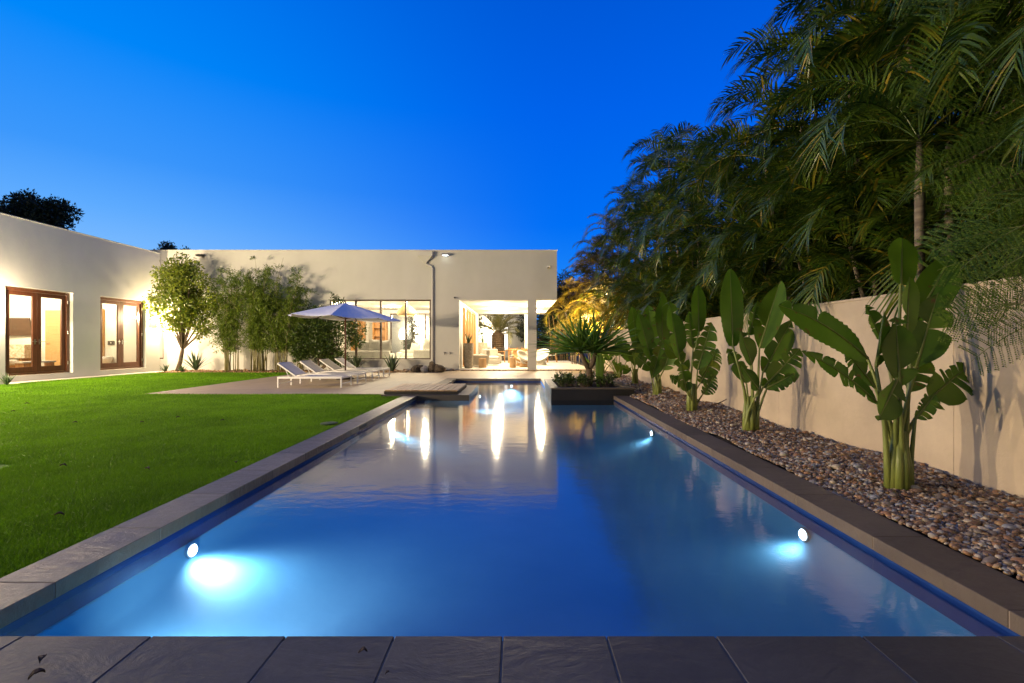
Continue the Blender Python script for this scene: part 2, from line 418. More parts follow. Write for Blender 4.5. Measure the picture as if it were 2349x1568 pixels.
tag(npobj('grass', V, [T], M['grass']), 'short bright green turf blades covering the lawn', 'grass', kind='stuff')

# patio: large warm pavers
def pavermat(name, c, c2, gc, bw, bh, off=0):
    m, t, b = mat_base(name)
    co = nd(t, 'ShaderNodeTexCoord')
    br = nd(t, 'ShaderNodeTexBrick', Scale=1.0); br.offset = off; br.inputs['Brick Width'].default_value = bw; br.inputs['Row Height'].default_value = bh
    br.inputs['Mortar Size'].default_value = .006; br.inputs['Color1'].default_value = (*c, 1); br.inputs['Color2'].default_value = (*c2, 1); br.inputs['Mortar'].default_value = (*gc, 1)
    lk(t, co.outputs['Object'], br.inputs['Vector'])
    n = nd(t, 'ShaderNodeTexNoise', Scale=2.2, Detail=8, Roughness=.7); lk(t, co.outputs['Object'], n.inputs['Vector'])
    hs = nd(t, 'ShaderNodeHueSaturation'); mr_ = nd(t, 'ShaderNodeMapRange'); mr_.inputs['To Min'].default_value = .72; mr_.inputs['To Max'].default_value = 1.22
    lk(t, n.outputs['Fac'], mr_.inputs['Value']); lk(t, mr_.outputs[0], hs.inputs['Value']); lk(t, br.outputs['Color'], hs.inputs['Color'])
    lk(t, hs.outputs[0], b.inputs['Base Color']); b.inputs['Roughness'].default_value = .55
    n2 = nd(t, 'ShaderNodeTexNoise', Scale=30, Detail=5); lk(t, co.outputs['Object'], n2.inputs['Vector'])
    ma = nd(t, 'ShaderNodeMath', operation='MULTIPLY_ADD'); ma.inputs[1].default_value = -.6; lk(t, br.outputs['Fac'], ma.inputs[0]); lk(t, n2.outputs['Fac'], ma.inputs[2])
    bp = nd(t, 'ShaderNodeBump', Strength=.35, Distance=.01); lk(t, ma.outputs[0], bp.inputs['Height']); lk(t, bp.outputs[0], b.inputs['Normal'])
    return m
M['deck'] = pavermat('patio_pavers', (.43, .33, .21), (.39, .30, .19), (.16, .12, .09), 1.22, 1.22)
M['pale_path'] = pavermat('path_pavers', (.55, .50, .42), (.50, .46, .39), (.2, .18, .15), .9, .9)
g = MB()
g.box(-8.22, -2.26, 10.0, 14.6, -.065, -.004)
g.box(-8.22, 2.62, 14.6, 17.4, -.065, -.004)
g.box(.72, 2.47, 12.06, 14.6, -.065, -.004)
g.box(-2.9, 2.62, 17.4, 18.45, -.065, -.004)
struct(g.build('patio', M['deck']))
g = MB(); g.box(-14.33, -13.9, 12.7, 18.15, -.06, .012)
struct(g.build('path', M['pale_path'], bevel=.006))

# ---- pool shell
PX0, PX1, PY0, PY1 = -2.15, 2.04, 1.70, 9.64
QX0, QX1, QY1 = -1.97, .71, 14.30
segs = [((PX0,PY0),(PX1,PY0)), ((PX1,PY0),(PX1,PY1)), ((PX1,PY1),(QX1,PY1)), ((QX1,PY1),(QX1,QY1)), ((QX1,QY1),(QX0,QY1)), ((QX0,QY1),(QX0,PY1)), ((QX0,PY1),(PX0,PY1)), ((PX0,PY1),(PX0,PY0))]
def axis_pts(brk, step):
    o = [brk[0]]
    for a, b in zip(brk[:-1], brk[1:]):
        n = max(1, round((b-a)/step)); o += [a+(b-a)*k/n for k in range(1, n+1)]
    return np.array(o)
ax = axis_pts([PX0, QX0, QX1, PX1], .06); ay = axis_pts([PY0, PY1, QY1], .07)
X, Y = np.meshgrid(ax, ay)
d = np.full(X.shape, 9.0)
for (a, b) in segs:
    ax_, ay_ = a; bx_, by_ = b; L2 = (bx_-ax_)**2+(by_-ay_)**2
    tt = np.clip(((X-ax_)*(bx_-ax_)+(Y-ay_)*(by_-ay_))/L2, 0, 1)
    d = np.minimum(d, np.hypot(X-(ax_+tt*(bx_-ax_)), Y-(ay_+tt*(by_-ay_))))
sm = np.clip((Y-5.6)/1.6, 0, 1); dep = .24 + .10*sm*sm*(3-2*sm)
r_ = 1.2
q = np.clip(d/r_, 0, 1)
q2 = np.clip(d/.12, 0, 1); Z = -.203 - .085*np.sqrt(1-(1-q2)**2) - dep*(1-(1-q)**2)
nx_ = len(ax)
V = np.stack([X.ravel(), Y.ravel(), Z.ravel()], 1); F = []
for j in range(len(ay)-1):
    for i in range(nx_-1):
        cx = (ax[i]+ax[i+1])/2; cy = (ay[j]+ay[j+1])/2
        if cy < PY1 or (QX0 < cx < QX1): F.append((j*nx_+i, j*nx_+i+1, (j+1)*nx_+i+1, (j+1)*nx_+i))
M['pool_plaster'] = mat('pool_plaster', (.115, .33, .50), .8, (.075, .26, .42), 1.1, .15, 14, detail=8)
pool = npobj('pool_basin', V, [np.array(F)], M['pool_plaster'], smooth=True); struct(pool)
g = MB()
t_ = .03
g.box(PX0-t_, PX0, PY0-t_, PY1, -.20, -.05); g.box(PX1, PX1+t_, PY0-t_, PY1, -.20, -.05)
g.box(PX0, PX1, PY0-t_, PY0, -.20, -.05)
g.box(QX0-t_, QX0, PY1, QY1, -.20, -.05); g.box(QX0, QX1, QY1, QY1+t_, -.20, -.05)
M['tile_navy'] = mat('navy_tile', (.012, .035, .16), .2, (.016, .05, .20), 6, .1, 30)
g.box(PX0, QX0-t_, PY1, PY1+t_, -.42, -.05)
g.build('waterline_tile', M['tile_navy'], pool)
g = MB()
for (x0, x1, y0, y1) in ((PX0-t_, PX0, PY0-t_, PY1), (PX1, PX1+t_, PY0-t_, PY1), (PX0, PX1, PY0-t_, PY0), (QX0-t_, QX0, PY1, QY1), (QX0, QX1, QY1, QY1+t_), ): g.box(x0, x1, y0, y1, -.42, -.201)
g.build('wall', M['pool_plaster'], pool)

# water
m, t, b = mat_base('pool_water'); t.nodes.remove(b)
co = nd(t, 'ShaderNodeTexCoord')
mpw = nd(t, 'ShaderNodeMapping'); mpw.inputs['Scale'].default_value = (.45, 1, 1); lk(t, co.outputs['Object'], mpw.inputs[0])
n1 = nd(t, 'ShaderNodeTexNoise', Scale=9.0, Detail=4, Roughness=.6); lk(t, mpw.outputs[0], n1.inputs['Vector'])
n2 = nd(t, 'ShaderNodeTexNoise', Scale=26, Detail=3, Roughness=.6); lk(t, co.outputs['Object'], n2.inputs['Vector'])
ma = nd(t, 'ShaderNodeMath', operation='MULTIPLY_ADD'); ma.inputs[1].default_value = .035; lk(t, n2.outputs['Fac'], ma.inputs[0]); lk(t, n1.outputs['Fac'], ma.inputs[2])
bp = nd(t, 'ShaderNodeBump', Strength=.16, Distance=.012); lk(t, ma.outputs[0], bp.inputs['Height'])
tr = nd(t, 'ShaderNodeBsdfTransparent'); tr.inputs[0].default_value = (.66, .86, .97, 1)
gl = nd(t, 'ShaderNodeBsdfGlossy'); gl.inputs['Roughness'].default_value = .075; lk(t, bp.outputs[0], gl.inputs['Normal'])
fr = schlick(t, .022, 3.1)
ms = nd(t, 'ShaderNodeMixShader'); lk(t, fr.outputs[0], ms.inputs[0]); lk(t, tr.outputs[0], ms.inputs[1]); lk(t, gl.outputs[0], ms.inputs[2])
lk(t, ms.outputs[0], t.nodes['Material Output'].inputs['Surface']); M['water'] = m
g = MB()
g.add([(PX0,PY0,-.10),(PX1,PY0,-.10),(PX1,PY1,-.10),(QX1,PY1,-.10),(QX1,QY1,-.10),(QX0,QY1,-.10),(QX0,PY1,-.10),(PX0,PY1,-.10)], [tuple(range(8))])
struct(g.build('water', M['water']))

# copings
def slabs_y(x0, x1, y0, y1, ln, z0=-.078, z1=0.0, gap=.004):
    g = MB(); y = y0
    while y < y1-.02:
        e = min(y+ln*1.0, y1); g.box(x0, x1, y, e-gap, z0, z1); y = e
    return g
M['slate_grey'] = slatemat('slate_grey', (.105, .080, .052), (.20, .155, .098), rough=.36, bump=.6)
g = slabs_y(-2.43, -2.135, -1.0, 9.63, .62); left = g.build('pool_coping', M['slate_grey'], bevel=.003, seg=1); struct(left)
g = MB(); g.box(-2.428, -2.137, -1.0, 9.628, -.076, -.004); g.build('grout', M['grout'], left)
g = slabs_y(2.025, 2.325, -1.0, 9.63, .72); right = g.build('pool_coping', M['slate_brown'], bevel=.003, seg=1); struct(right)
g = MB(); g.box(2.028, 2.322, -1.0, 9.628, -.076, -.003); g.build('grout', mat('pale_grout', (.33, .27, .2), .9, (.25, .2, .15), 20), right)
# far copings round the back pool
g = slabs_y(-2.26, -1.955, 11.86, 14.6, .62)
x = -1.955
while x < .72:
    e = min(x+.62, .72); g.box(x, e-.004, 14.285, 14.6, -.078, 0); x = e
struct(g.build('pool_coping', M['slate_brown'], bevel=.003, seg=1))
# near slate paving
g = MB(); js = [-3.1, -2.42, -1.86, -1.375, -.870, -.462, -.055, .335, .745, 1.295, 1.80, 2.4, 3.0, 3.6]
for a, b in zip(js[:-1], js[1:]):
    if a >= -2.5 and b <= 2.5: g.box(a, b-.004, 1.08, 1.715, -.078, 0.0)
    else: g.box(a, b-.004, 1.08, 1.69, -.078, 0.0)
js2 = [x_-.2 for x_ in js]
for a, b in zip(js2[:-1], js2[1:]): g.box(a, b-.004, .42, 1.076, -.078, 0.0)
for a, b in zip(js[:-1], js[1:]): g.box(a, b-.004, -.9, .416, -.078, 0.0)
g = g.build('pavement', M['slate'], bevel=.004, seg=1); struct(g)
k = MB(); k.box(-3.09, 3.58, -.89, 1.688, -.076, -.003); k.build('grout', M['grout'], g)
# skimmer slot in the left coping face
s_ = MB(); s_.box(-2.16, -2.1345, 6.12, 6.42, -.062, -.020)
s_.build('skimmer_slot', M['black'], left)

# pool lights
lens = emit('lamp_lens', (.93, .97, 1), 14)
def pool_light(x, y, z, d, power, label, tilt=-.35, beam=0, off=.16):
    r = empty('pool_light', label, 'pool light', (x, y, z), group='underwater pool lights')
    ax = Vector(d).normalized()
    a = MB(); a.tube([Vector((0,0,0)), ax*.02], [.050, .050], 20); a.build('rim', M['metal'], r)
    a = MB(); a.tube([ax*.021, ax*.032], [.038, .028], 20); a.build('lens', lens, r, smooth=False)
    L = bpy.data.lights.new('pool_lamp', 'SPOT'); L.energy = power; L.color = (1.0, .96, .95); L.shadow_soft_size = .05; L.spot_size = R(150); L.spot_blend = .9
    o = bpy.data.objects.new('pool_lamp', L); col.objects.link(o); o.parent = r; o.location = ax*off; o.rotation_euler = Vector((ax.x*.45, ax.y*.45, -1)).to_track_quat('-Z', 'Y').to_euler()
    if beam:
        L = bpy.data.lights.new('pool_beam', 'SPOT'); L.energy = beam; L.color = (1.0, .95, .94); L.spot_size = R(140); L.spot_blend = 1; L.shadow_soft_size = .05
        o = bpy.data.objects.new('pool_beam', L); col.objects.link(o); o.parent = r; o.location = ax*off
        dd = Vector((ax.x, ax.y, tilt)).normalized(); o.rotation_euler = dd.to_track_quat('-Z', 'Y').to_euler()
    return r
pool_light(-1.5, 1.73, -.27, (0, 1, 0), 10, 'round pool light under the front slate edge, left half', -.25, beam=95)
pool_light(-2.12, 2.94, -.235, (1, 0, 0), 42, 'bright round pool light glaring on the left wall nearest the camera', -.3, beam=50, off=.11)
pool_light(-2.12, 7.4, -.235, (1, 0, 0), 26, 'round pool light on the left wall by the skimmer slot', beam=25)
pool_light(2.01, 3.18, -.235, (-1, 0, 0), 6, 'round pool light on the right wall beside the largest gravel-bed plant', off=.10)
pool_light(2.01, 6.78, -.235, (-1, 0, 0), 8, 'round pool light on the right wall nearer the planter', off=.10)
pool_light(-1.0, 11.7, -.26, (1, -.2, 0), 50, 'round pool light glowing beside the wooden platform', beam=40)
pool_light(-.2, 14.27, -.235, (0, -1, 0), 90, 'round pool light on the far end wall of the back pool', beam=150)

# stepping platform
r = empty('wooden_platform', 'square platform of pale boards on a dark base at the pool edge', 'platform', (-2.08, 10.6, .0))
g = MB(); n = 11
for i in range(n):
    a = -2.86+i*(1.57/n); g.box(a, a+1.57/n-.014, 9.77, 11.4, .078, .102)
g.build('deck_board', M['wood_deck'], r, world=True, bevel=.002, seg=1)
g = MB(); g.box(-2.87, -1.283, 9.755, 11.41, .018, .078); g.build('base', M['black'], r, world=True)
r = empty('stone_platform', 'dark slate slab over the water under the wooden platform', 'slab', (-2.0, 10.7, 0))
g = MB(); g.box(-2.90, -1.035, 9.635, 11.86, -.11, .015); g.build('slab', M['slate'], r, world=True, bevel=.004)

# raised planter
r = empty('planter_box', 'long low dark planter at the pool edge holding the spiky two-headed palm', 'planter', (1.58, 10.8, 0))
g = MB()
g.box(.707, 2.465, 9.64, 9.80, -.9, .13); g.box(.707, 2.465, 11.88, 12.04, -.9, .13)
g.box(.707, .867, 9.80, 11.88, -.9, .13); g.box(2.305, 2.465, 9.80, 11.88, -.9, .13)
g.build('wall', M['black'], r, world=True)
g = MB()
g.box(.695, 2.475, 9.628, 9.81, .131, .162); g.box(.695, 2.475, 11.87, 12.05, .131, .162)
g.box(.695, .877, 9.81, 11.87, .131, .162); g.box(2.295, 2.475, 9.81, 11.87, .131, .162)
g.build('rim', M['slate_brown'], r, world=True, bevel=.004)
g = MB(); X, Y = np.meshgrid(np.linspace(.867, 2.305, 30), np.linspace(9.8, 11.88, 40))
V = np.stack([X.ravel(), Y.ravel(), (.10+rng.normal(0, .012, X.shape)).ravel()], 1)
g.np(V, [(j*30+i, j*30+i+1, (j+1)*30+i+1, (j+1)*30+i) for j in range(39) for i in range(29)])
g.build('soil', M['soil'], r, world=True, smooth=True)

# gravel bed : mound + pebbles
WX = 3.40
def bed_z(x, y): return .0+.055*np.clip((x-2.33)/.5, 0, 1)+.02*np.sin(y*1.9+x*2)+.012*np.sin(y*5.1)
X, Y = np.meshgrid(np.linspace(2.326, WX, 24), np.linspace(-1, 17.3, 260))
V = np.stack([X.ravel(), Y.ravel(), (bed_z(X, Y)-.03).ravel()], 1)
struct(npobj('bed_soil', V, [np.array([(j*24+i, j*24+i+1, (j+1)*24+i+1, (j+1)*24+i) for j in range(259) for i in range(23)])], M['soil'], smooth=True))
# unit pebble
def ico(sub):
    import bmesh
    bm = bmesh.new(); bmesh.ops.create_icosphere(bm, subdivisions=sub, radius=1)
    V = np.array([v.co[:] for v in bm.verts]); F = np.array([[v.index for v in f.verts] for f in bm.faces]); bm.free(); return V, F
I1, F1 = ico(1); I2, F2 = ico(2)
def pebbles(nb, n, xr, yr, size, zf, IV, IF, lift=.3, warp=.18):
    x = rng.uniform(*xr, n); y = rng.uniform(*yr, n); z = zf(x, y)
    s = size*np.exp(rng.normal(0, .38, n))
    sc = np.stack([s*rng.uniform(.8, 1.35, n), s*rng.uniform(.7, 1.1, n), s*rng.uniform(.4, .75, n)], 1)
    a = rng.uniform(0, 2*np.pi, n); tx = rng.normal(0, .35, n)
    P = IV[None]*sc[:, None]*(1+rng.normal(0, warp*.35, (n, len(IV)))[:, :, None])
    ct, st = np.cos(tx)[:, None], np.sin(tx)[:, None]
    P = np.stack([P[..., 0]*ct - P[..., 2]*st, P[..., 1], P[..., 0]*st + P[..., 2]*ct], -1)
    ca, sa = np.cos(a)[:, None], np.sin(a)[:, None]
    P = np.stack([P[..., 0]*ca-P[..., 1]*sa, P[..., 0]*sa+P[..., 1]*ca, P[..., 2]], -1)
    P += np.stack([x, y, z+s*lift+rng.uniform(-.2, .35, n)*s], 1)[:, None]
    Fc = (IF[None]+(np.arange(n)*len(IV))[:, None, None]).reshape(-1, 3)
    nb.add(P.reshape(-1, 3), T=Fc)
def pebmat(name, cols):
    m, t, b = mat_base(name)
    g_ = nd(t, 'ShaderNodeNewGeometry'); r = nd(t, 'ShaderNodeValToRGB'); r.color_ramp.interpolation = 'CONSTANT'; e = r.color_ramp.elements
    while len(e) > 1: e.remove(e[0])
    e[0].position = 0; e[0].color = (*cols[0], 1)
    for i, c in enumerate(cols[1:]): k = e.new((i+1)/len(cols)); k.color = (*c, 1)
    lk(t, g_.outputs['Random Per Island'], r.inputs[0])
    co = nd(t, 'ShaderNodeTexCoord'); n = nd(t, 'ShaderNodeTexNoise', Scale=40, Detail=5); lk(t, co.outputs['Object'], n.inputs['Vector'])
    hs = nd(t, 'ShaderNodeHueSaturation'); mr_ = nd(t, 'ShaderNodeMapRange'); mr_.inputs['To Min'].default_value = .5; mr_.inputs['To Max'].default_value = 1.4
    lk(t, n.outputs['Fac'], mr_.inputs['Value']); lk(t, mr_.outputs[0], hs.inputs['Value']); lk(t, r.outputs[0], hs.inputs['Color']); lk(t, hs.outputs[0], b.inputs['Base Color'])
    b.inputs['Roughness'].default_value = .5
    return m
M['pebble'] = pebmat('river_pebbles', [(.28, .16, .07), (.38, .26, .14), (.15, .085, .045), (.40, .35, .28), (.20, .16, .12), (.32, .17, .08), (.10, .06, .04), (.46, .38, .27), (.19, .12, .075), (.24, .24, .24)])
nb = NB()
pebbles(nb, 21000, (2.34, WX-.03), (1.7, 4.6), .0098, bed_z, I2, F2)
pebbles(nb, 26000, (2.34, WX-.03), (4.6, 8.6), .0108, bed_z, I1, F1)
pebbles(nb, 12000, (2.34, WX-.03), (8.6, 16.6), .021, bed_z, I1, F1)
o = nb.build('gravel', M['pebble'], smooth=True); tag(o, 'brown and grey river pebbles filling the bed along the garden wall', 'gravel', kind='stuff')
nbl = NB()
def litter(nb, n, xr, yr, s, zf):
    x = rng.uniform(*xr, n); y = rng.uniform(*yr, n); a = rng.uniform(0, 6.28, n); l = s*rng.uniform(.5, 1.3, n); t1 = rng.normal(0, .5, n)
    z = zf(x, y)+.014
    V = []
    for (p, q, h) in ((-.5, 0, 0), (0, .22, .12), (.5, 0, .02), (0, -.22, .10)):
        px = p*l; py = q*l; V.append(np.stack([x+px*np.cos(a)-py*np.sin(a), y+px*np.sin(a)+py*np.cos(a), z+l*h+px*np.sin(t1)*.5+l*.1], 1))
    V = np.stack(V, 1).reshape(-1, 3); nb.add(V, np.arange(n)[:, None]*4+np.arange(4))
litter(nbl, 700, (2.36, WX-.03), (1.7, 16), .05, bed_z)
for (cx_, cy_) in ((2.95, 3.3), (2.9, 5.4), (2.9, 7.15), (2.95, 9.2)):
    litter(nbl, 130, (cx_-.3, cx_+.4), (cy_-.3, cy_+.3), .05, bed_z)
o = nbl.build('leaf_litter', pebmat('dry_litter', [(.16, .07, .025), (.08, .04, .02), (.22, .11, .04), (.05, .03, .02)])); tag(o, 'dry brown leaf litter scattered over the pebbles', 'leaf litter', kind='stuff')
# mulch bed in front of the house
nb = NB()
hz = lambda x, y: 0*x-.01
pebbles(nb, 9000, (-13.85, -2.95), (17.42, 18.62), .026, hz, I1, F1)
pebbles(nb, 1500, (-2.9, 2.6), (18.46, 18.64), .022, hz, I1, F1)
M['mulch'] = pebmat('mulch', [(.30, .16, .06), (.20, .10, .04), (.36, .22, .10), (.12, .07, .03), (.26, .17, .08)])
o = nb.build('mulch', M['mulch'], smooth=True); tag(o, 'brown stone mulch in the planting bed before the house', 'mulch', kind='stuff')

# garden wall on the right
r = empty('garden_wall', 'long low beige stucco wall behind the gravel bed', 'wall', (WX+.1, 8, 0))
g = MB(); yb = [-3, 1.1, 3.55, 5.93, 8.4, 10.9, 13.4, 15.9, 18.3]
for a, b in zip(yb[:-1], yb[1:]): g.box(WX, WX+.2, a+.0015, b-.0015, -.3, 1.53)
g.build('panel', M['stucco_garden'], r, world=True)
g = MB(); g.box(WX+.004, WX+.196, -3, 18.3, -.3, 1.525); g.build('joint', M['stucco_garden'], r, world=True)
g = MB(); g.box(WX-.006, WX+.206, -3, 18.3, 1.531, 1.556); g.build('coping', M['stucco_garden'], r, world=True, bevel=.004)

# litter on the lawn and the slate
def dead_leaf(loc, s, label, cat='dead leaf'):
    n = 7; V = []; F = []
    a0 = random.uniform(0, 6.28)
    for i in range(n):
        t = i/(n-1); w_ = s*.32*math.sin(math.pi*min(1, t*.95+.03))
        z = .012+s*.28*math.sin(t*3)+random.uniform(0, .004)
        for sg in (-1, 0, 1):
            x_ = (t-.5)*s; y_ = sg*w_
            V.append((x_*math.cos(a0)-y_*math.sin(a0), x_*math.sin(a0)+y_*math.cos(a0), z+abs(sg)*s*.22))
    for i in range(n-1):
        for k in range(2): F.append((i*3+k, i*3+k+1, (i+1)*3+k+1, (i+1)*3+k))
    m_ = MB(); m_.add(V, F); o = m_.build('dead_leaf', M['dead'], smooth=True); o.location = loc
    sd = o.modifiers.new('thickness', 'SOLIDIFY'); sd.thickness = .0015
    tag(o, label, cat, 'dry leaves fallen on the lawn' if loc[0] < -2.5 else 'dry leaves fallen on the slate')
    return o
M['dead'] = mat('dead_leaf', (.05, .028, .015), .8, (.025, .014, .008), 30)
dead_leaf((-1.63, 1.56, 0), .035, 'curled brown leaf at the left end of the front slate paving')
dead_leaf((-.545, 1.60, 0), .030, 'dark curled seed husk on the front slate below the pool centre')
dead_leaf((-.43, 1.50, 0), .014, 'tiny brown crumb on the slate near the middle joint')
dead_leaf((-1.57, 1.485, 0), .04, 'thin brown leaf sliver at the bottom left of the slate')
for (u, v, s, lb) in [(145,1075,.05,'dark leaf on the near lawn, low by the left photo edge'), (338,1083,.05,'dark leaf on the open near lawn closest to the coping'), (326,973,.05,'dark leaf in the middle of the far lawn'),
    (510,969,.05,'dark leaf on the lawn towards the pool'), (172,974,.05,'small leaf on the lawn left of the middle leaf'), (62,930,.06,'dark leaf on the lawn nearest the left house wing'),
    (408,962,.05,'dark leaf by itself on the back lawn'), (30,948,.05,'leaf at the left photo edge on the back lawn'), (541,1068,.045,'leaf on the lawn right beside the coping'), (136,1190,.045,'pale dry leaf low on the near lawn')]:
    Yd = 1148/(v-789); dead_leaf(((u-1188)*Yd/1044, Yd, .004), s, lb)
for (u, v) in [(755,973)]:
    Yd = 1148/(v-789); c = ((u-1188)*Yd/1044, Yd, .004)
    r = empty('valve_cover', 'round green irrigation valve lid set in the lawn near the coping', 'valve cover', c)
    g = MB(); g.lathe([(.11, -.02), (.115, .008), (.10, .014), (.02, .016)], n=20); g.build('lid', mat('green_plastic', (.03, .07, .015), .9, (.02, .05, .01), 5), r, smooth=False)
# fallen branch by the wall
c = W(1612, 925, 8.3)
o = MB().tube([(0,0,0), (.10,.02,.05), (.22,.01,.09), (.33,.0,.15)], [.012,.011,.009,.005], 7).tube([(.22,.01,.09), (.27,.03,.08), (.30,.05,.05)], [.007,.006,.003], 6).build('fallen_branch', M['bark'], smooth=True)
o.location = (3.02, 7.3, .06); tag(o, 'bare brown stick leaning in the gravel against the wall', 'branch')

# ================================================================ BUILDINGS
def point(name, loc, P, c=(1, .82, .56), rad=.08, parent=None, spot=None, aim=None, blend=.6):
    L = bpy.data.lights.new(name, 'SPOT' if spot else 'POINT'); L.energy = P; L.color = c; L.shadow_soft_size = rad
    if spot: L.spot_size = R(spot); L.spot_blend = blend
    o = bpy.data.objects.new(name, L); col.objects.link(o)
    o.location = Vector(loc) - (origin(parent) if parent else Vector((0,0,0))); o.parent = parent
    if aim is not None: o.rotation_euler = Vector(aim).to_track_quat('-Z', 'Y').to_euler()
    return o
WARM = (1, .80, .52)
# ---- left wing
HX = -14.35
wing = empty('house_wing', 'long white stucco wing on the left with two pairs of French doors', 'house', (HX, 12, 0))
g = MB()
ys = [-3, 12.74, 14.68, 15.64, 17.56, 18.24]
g.box(HX-.3, HX, ys[0], ys[1], -.05, 2.74); g.box(HX-.3, HX, ys[2], ys[3], -.05, 2.74); g.box(HX-.3, HX, ys[4], ys[5], -.05, 2.74)
g.box(HX-.3, HX, ys[1], ys[2], -.05, .17); g.box(HX-.3, HX, ys[3], ys[4], -.05, .17)
g.box(HX-.3, HX, ys[0], ys[5], 2.74, 4.71)
g.box(-21.5, HX-.3, 17.98, 18.24, -.05, 4.71); g.box(-21.8, -21.5, -3, 18.24, -.05, 4.71); g.box(-21.5, HX-.3, -3, -2.7, -.05, 4.71)
g.build('wall', M['stucco'], wing, world=True)
g = MB(); g.box(-21.5, HX-.3, -2.7, 17.98, 4.3, 4.45); g.build('roof', M['plaster'], wing, world=True)
g = MB(); g.box(HX-.32, HX+.02, -3.02, 18.26, 4.712, 4.735); g.build('parapet_cap', M['stucco'], wing, world=True)
g = MB(); g.box(-21.5, HX-.3, -2.7, 17.98, 2.78, 2.9); g.build('ceiling', M['ceiling'], wing, world=True)
g = MB(); g.box(-21.5, HX-.302, -2.7, 17.98, .04, .17); g.build('interior_floor', woodmat('floor_boards', (.42, .27, .13), (.34, .2, .1), axis='y'), wing, world=True)
g = MB(); g.box(-21.5, HX-.31, 15.30, 15.45, .17, 2.78); g.box(-21.5, HX-.31, 10.5, 10.65, .17, 2.78); g.box(-18.6, -18.45, 10.65, 15.3, .17, 2.78); g.box(-17.6, -17.45, 15.45, 17.98, .17, 2.78)
g.build('interior_wall', M['plaster'], wing, world=True)

def french_door(y0, y1, z0, z1, parent):
    x = HX-.10
    f = MB(); fw = .085; dp = .13
    f.box(x-dp, x, y0, y0+fw, z0, z1); f.box(x-dp, x, y1-fw, y1, z0, z1); f.box(x-dp, x, y0+fw, y1-fw, z1-fw, z1); f.box(x-dp, x, y0+fw, y1-fw, z0, z0+.05)
    fr = f.build('french_door', M['wood_door'], parent, world=True, bevel=.004)
    mid = (y0+y1)/2; st = .12
    for a, b in ((y0+fw+.004, mid-.003), (mid+.003, y1-fw-.004)):
        l = MB(); xl = x-.035
        l.box(xl-.05, xl, a, a+st, z0+.055, z1-fw-.004); l.box(xl-.05, xl, b-st, b, z0+.055, z1-fw-.004)
        l.box(xl-.05, xl, a+st, b-st, z1-fw-.004-st, z1-fw-.004); l.box(xl-.05, xl, a+st, b-st, z0+.055, z0+.055+.17)
        l.build('door_leaf', M['wood_door'], fr, world=True, bevel=.004)
        q = MB(); q.box(xl-.03, xl-.022, a+st, b-st, z0+.225, z1-fw-.004-st); q.build('glass_pane', M['glass'], fr, world=True)
    for s in (-1, 1):
        h = MB(); yy = mid+s*.065; zz = z0+.98
        h.box(x-.034, x-.026, yy-.018, yy+.018, zz-.09, zz+.07)
        h.tube([(x-.03, yy, zz), (x+.03, yy, zz), (x+.034, yy+s*.02, zz), (x+.034, yy+s*.13, zz)], .008, 8)
        h.build('handle', M['metal'], fr, world=True)
    for s in (y0+.05, y1-.05):
        for zz in (z0+.3, (z0+z1)/2, z1-.3):
            h = MB(); h.tube([(x+.006, s, zz-.05), (x+.006, s, zz+.05)], .012, 8); h.build('hinge', M['metal'], fr, world=True)
    return fr
french_door(12.76, 14.66, .19, 2.72, wing)
french_door(15.66, 17.54, .19, 2.72, wing)

def sconce(y, label, P):
    r = empty('wall_sconce', label, 'wall lamp', (HX, y, 2.13), group='wall sconces along the house wing')
    g = MB(); g.box(0.002, .02, -.07, .07, -.12, .12); g.build('bracket', M['metal'], r)
    g = MB()
    for (x0, x1, y0, y1) in ((.03,.038,-.11,.11),(.16,.168,-.11,.11),(.038,.16,-.11,-.102),(.038,.16,.102,.11)): g.box(x0, x1, y0, y1, -.20, .20)
    g.build('lamp_shade', emit('sconce_glass', (1, .86, .62), 9), r)
    point('sconce_lamp', (HX+.26, y, 2.13), P, (1, .76, .48), .08, r)
    return r
sconce(17.90, 'glowing box wall sconce at the inner corner of the wing beside the tree', 750)
sconce(12.30, 'glowing wall sconce at the left photo edge beside the larger French doors', 430)
sconce(8.7, 'wall sconce on the wing beyond the left photo edge, next to the visible one', 1700)
sconce(5.4, 'wall sconce on the wing well beyond the left photo edge, between two others', 3900)
sconce(2.2, 'wall sconce on the wing farthest from the main house', 4200)

# ---- main house
FY = 18.65
house = empty('house', 'white flat-roofed stucco house across the pool with an open corner terrace', 'house', (-6, FY, 0))
g = MB()
g.box(-16.6, 1.6, FY, FY+.3, 2.91, 4.92)
g.box(-16.6, -15.05, FY, FY+.3, -.05, 2.91); g.box(-15.05, -14.52, FY, FY+.3, -.05, .46); g.box(-15.05, -14.52, FY, FY+.3, 1.96, 2.91)
g.box(-14.52, -7.71, FY, FY+.3, -.05, 2.91); g.box(-7.71, -3.57, FY, FY+.3, -.05, .448); g.box(-3.57, -2.41, FY, FY+.3, -.05, 2.91)
g.box(-2.41, 1.6, FY, FY+.3, 2.886, 2.91)
g.box(1.3, 1.6, FY+.3, 27.9, 2.886, 4.92); g.box(-16.6, 1.3, 27.6, 27.9, 3.2, 4.92)
g.box(-16.6, -16.3, FY+.3, 27.6, -.05, 4.92)
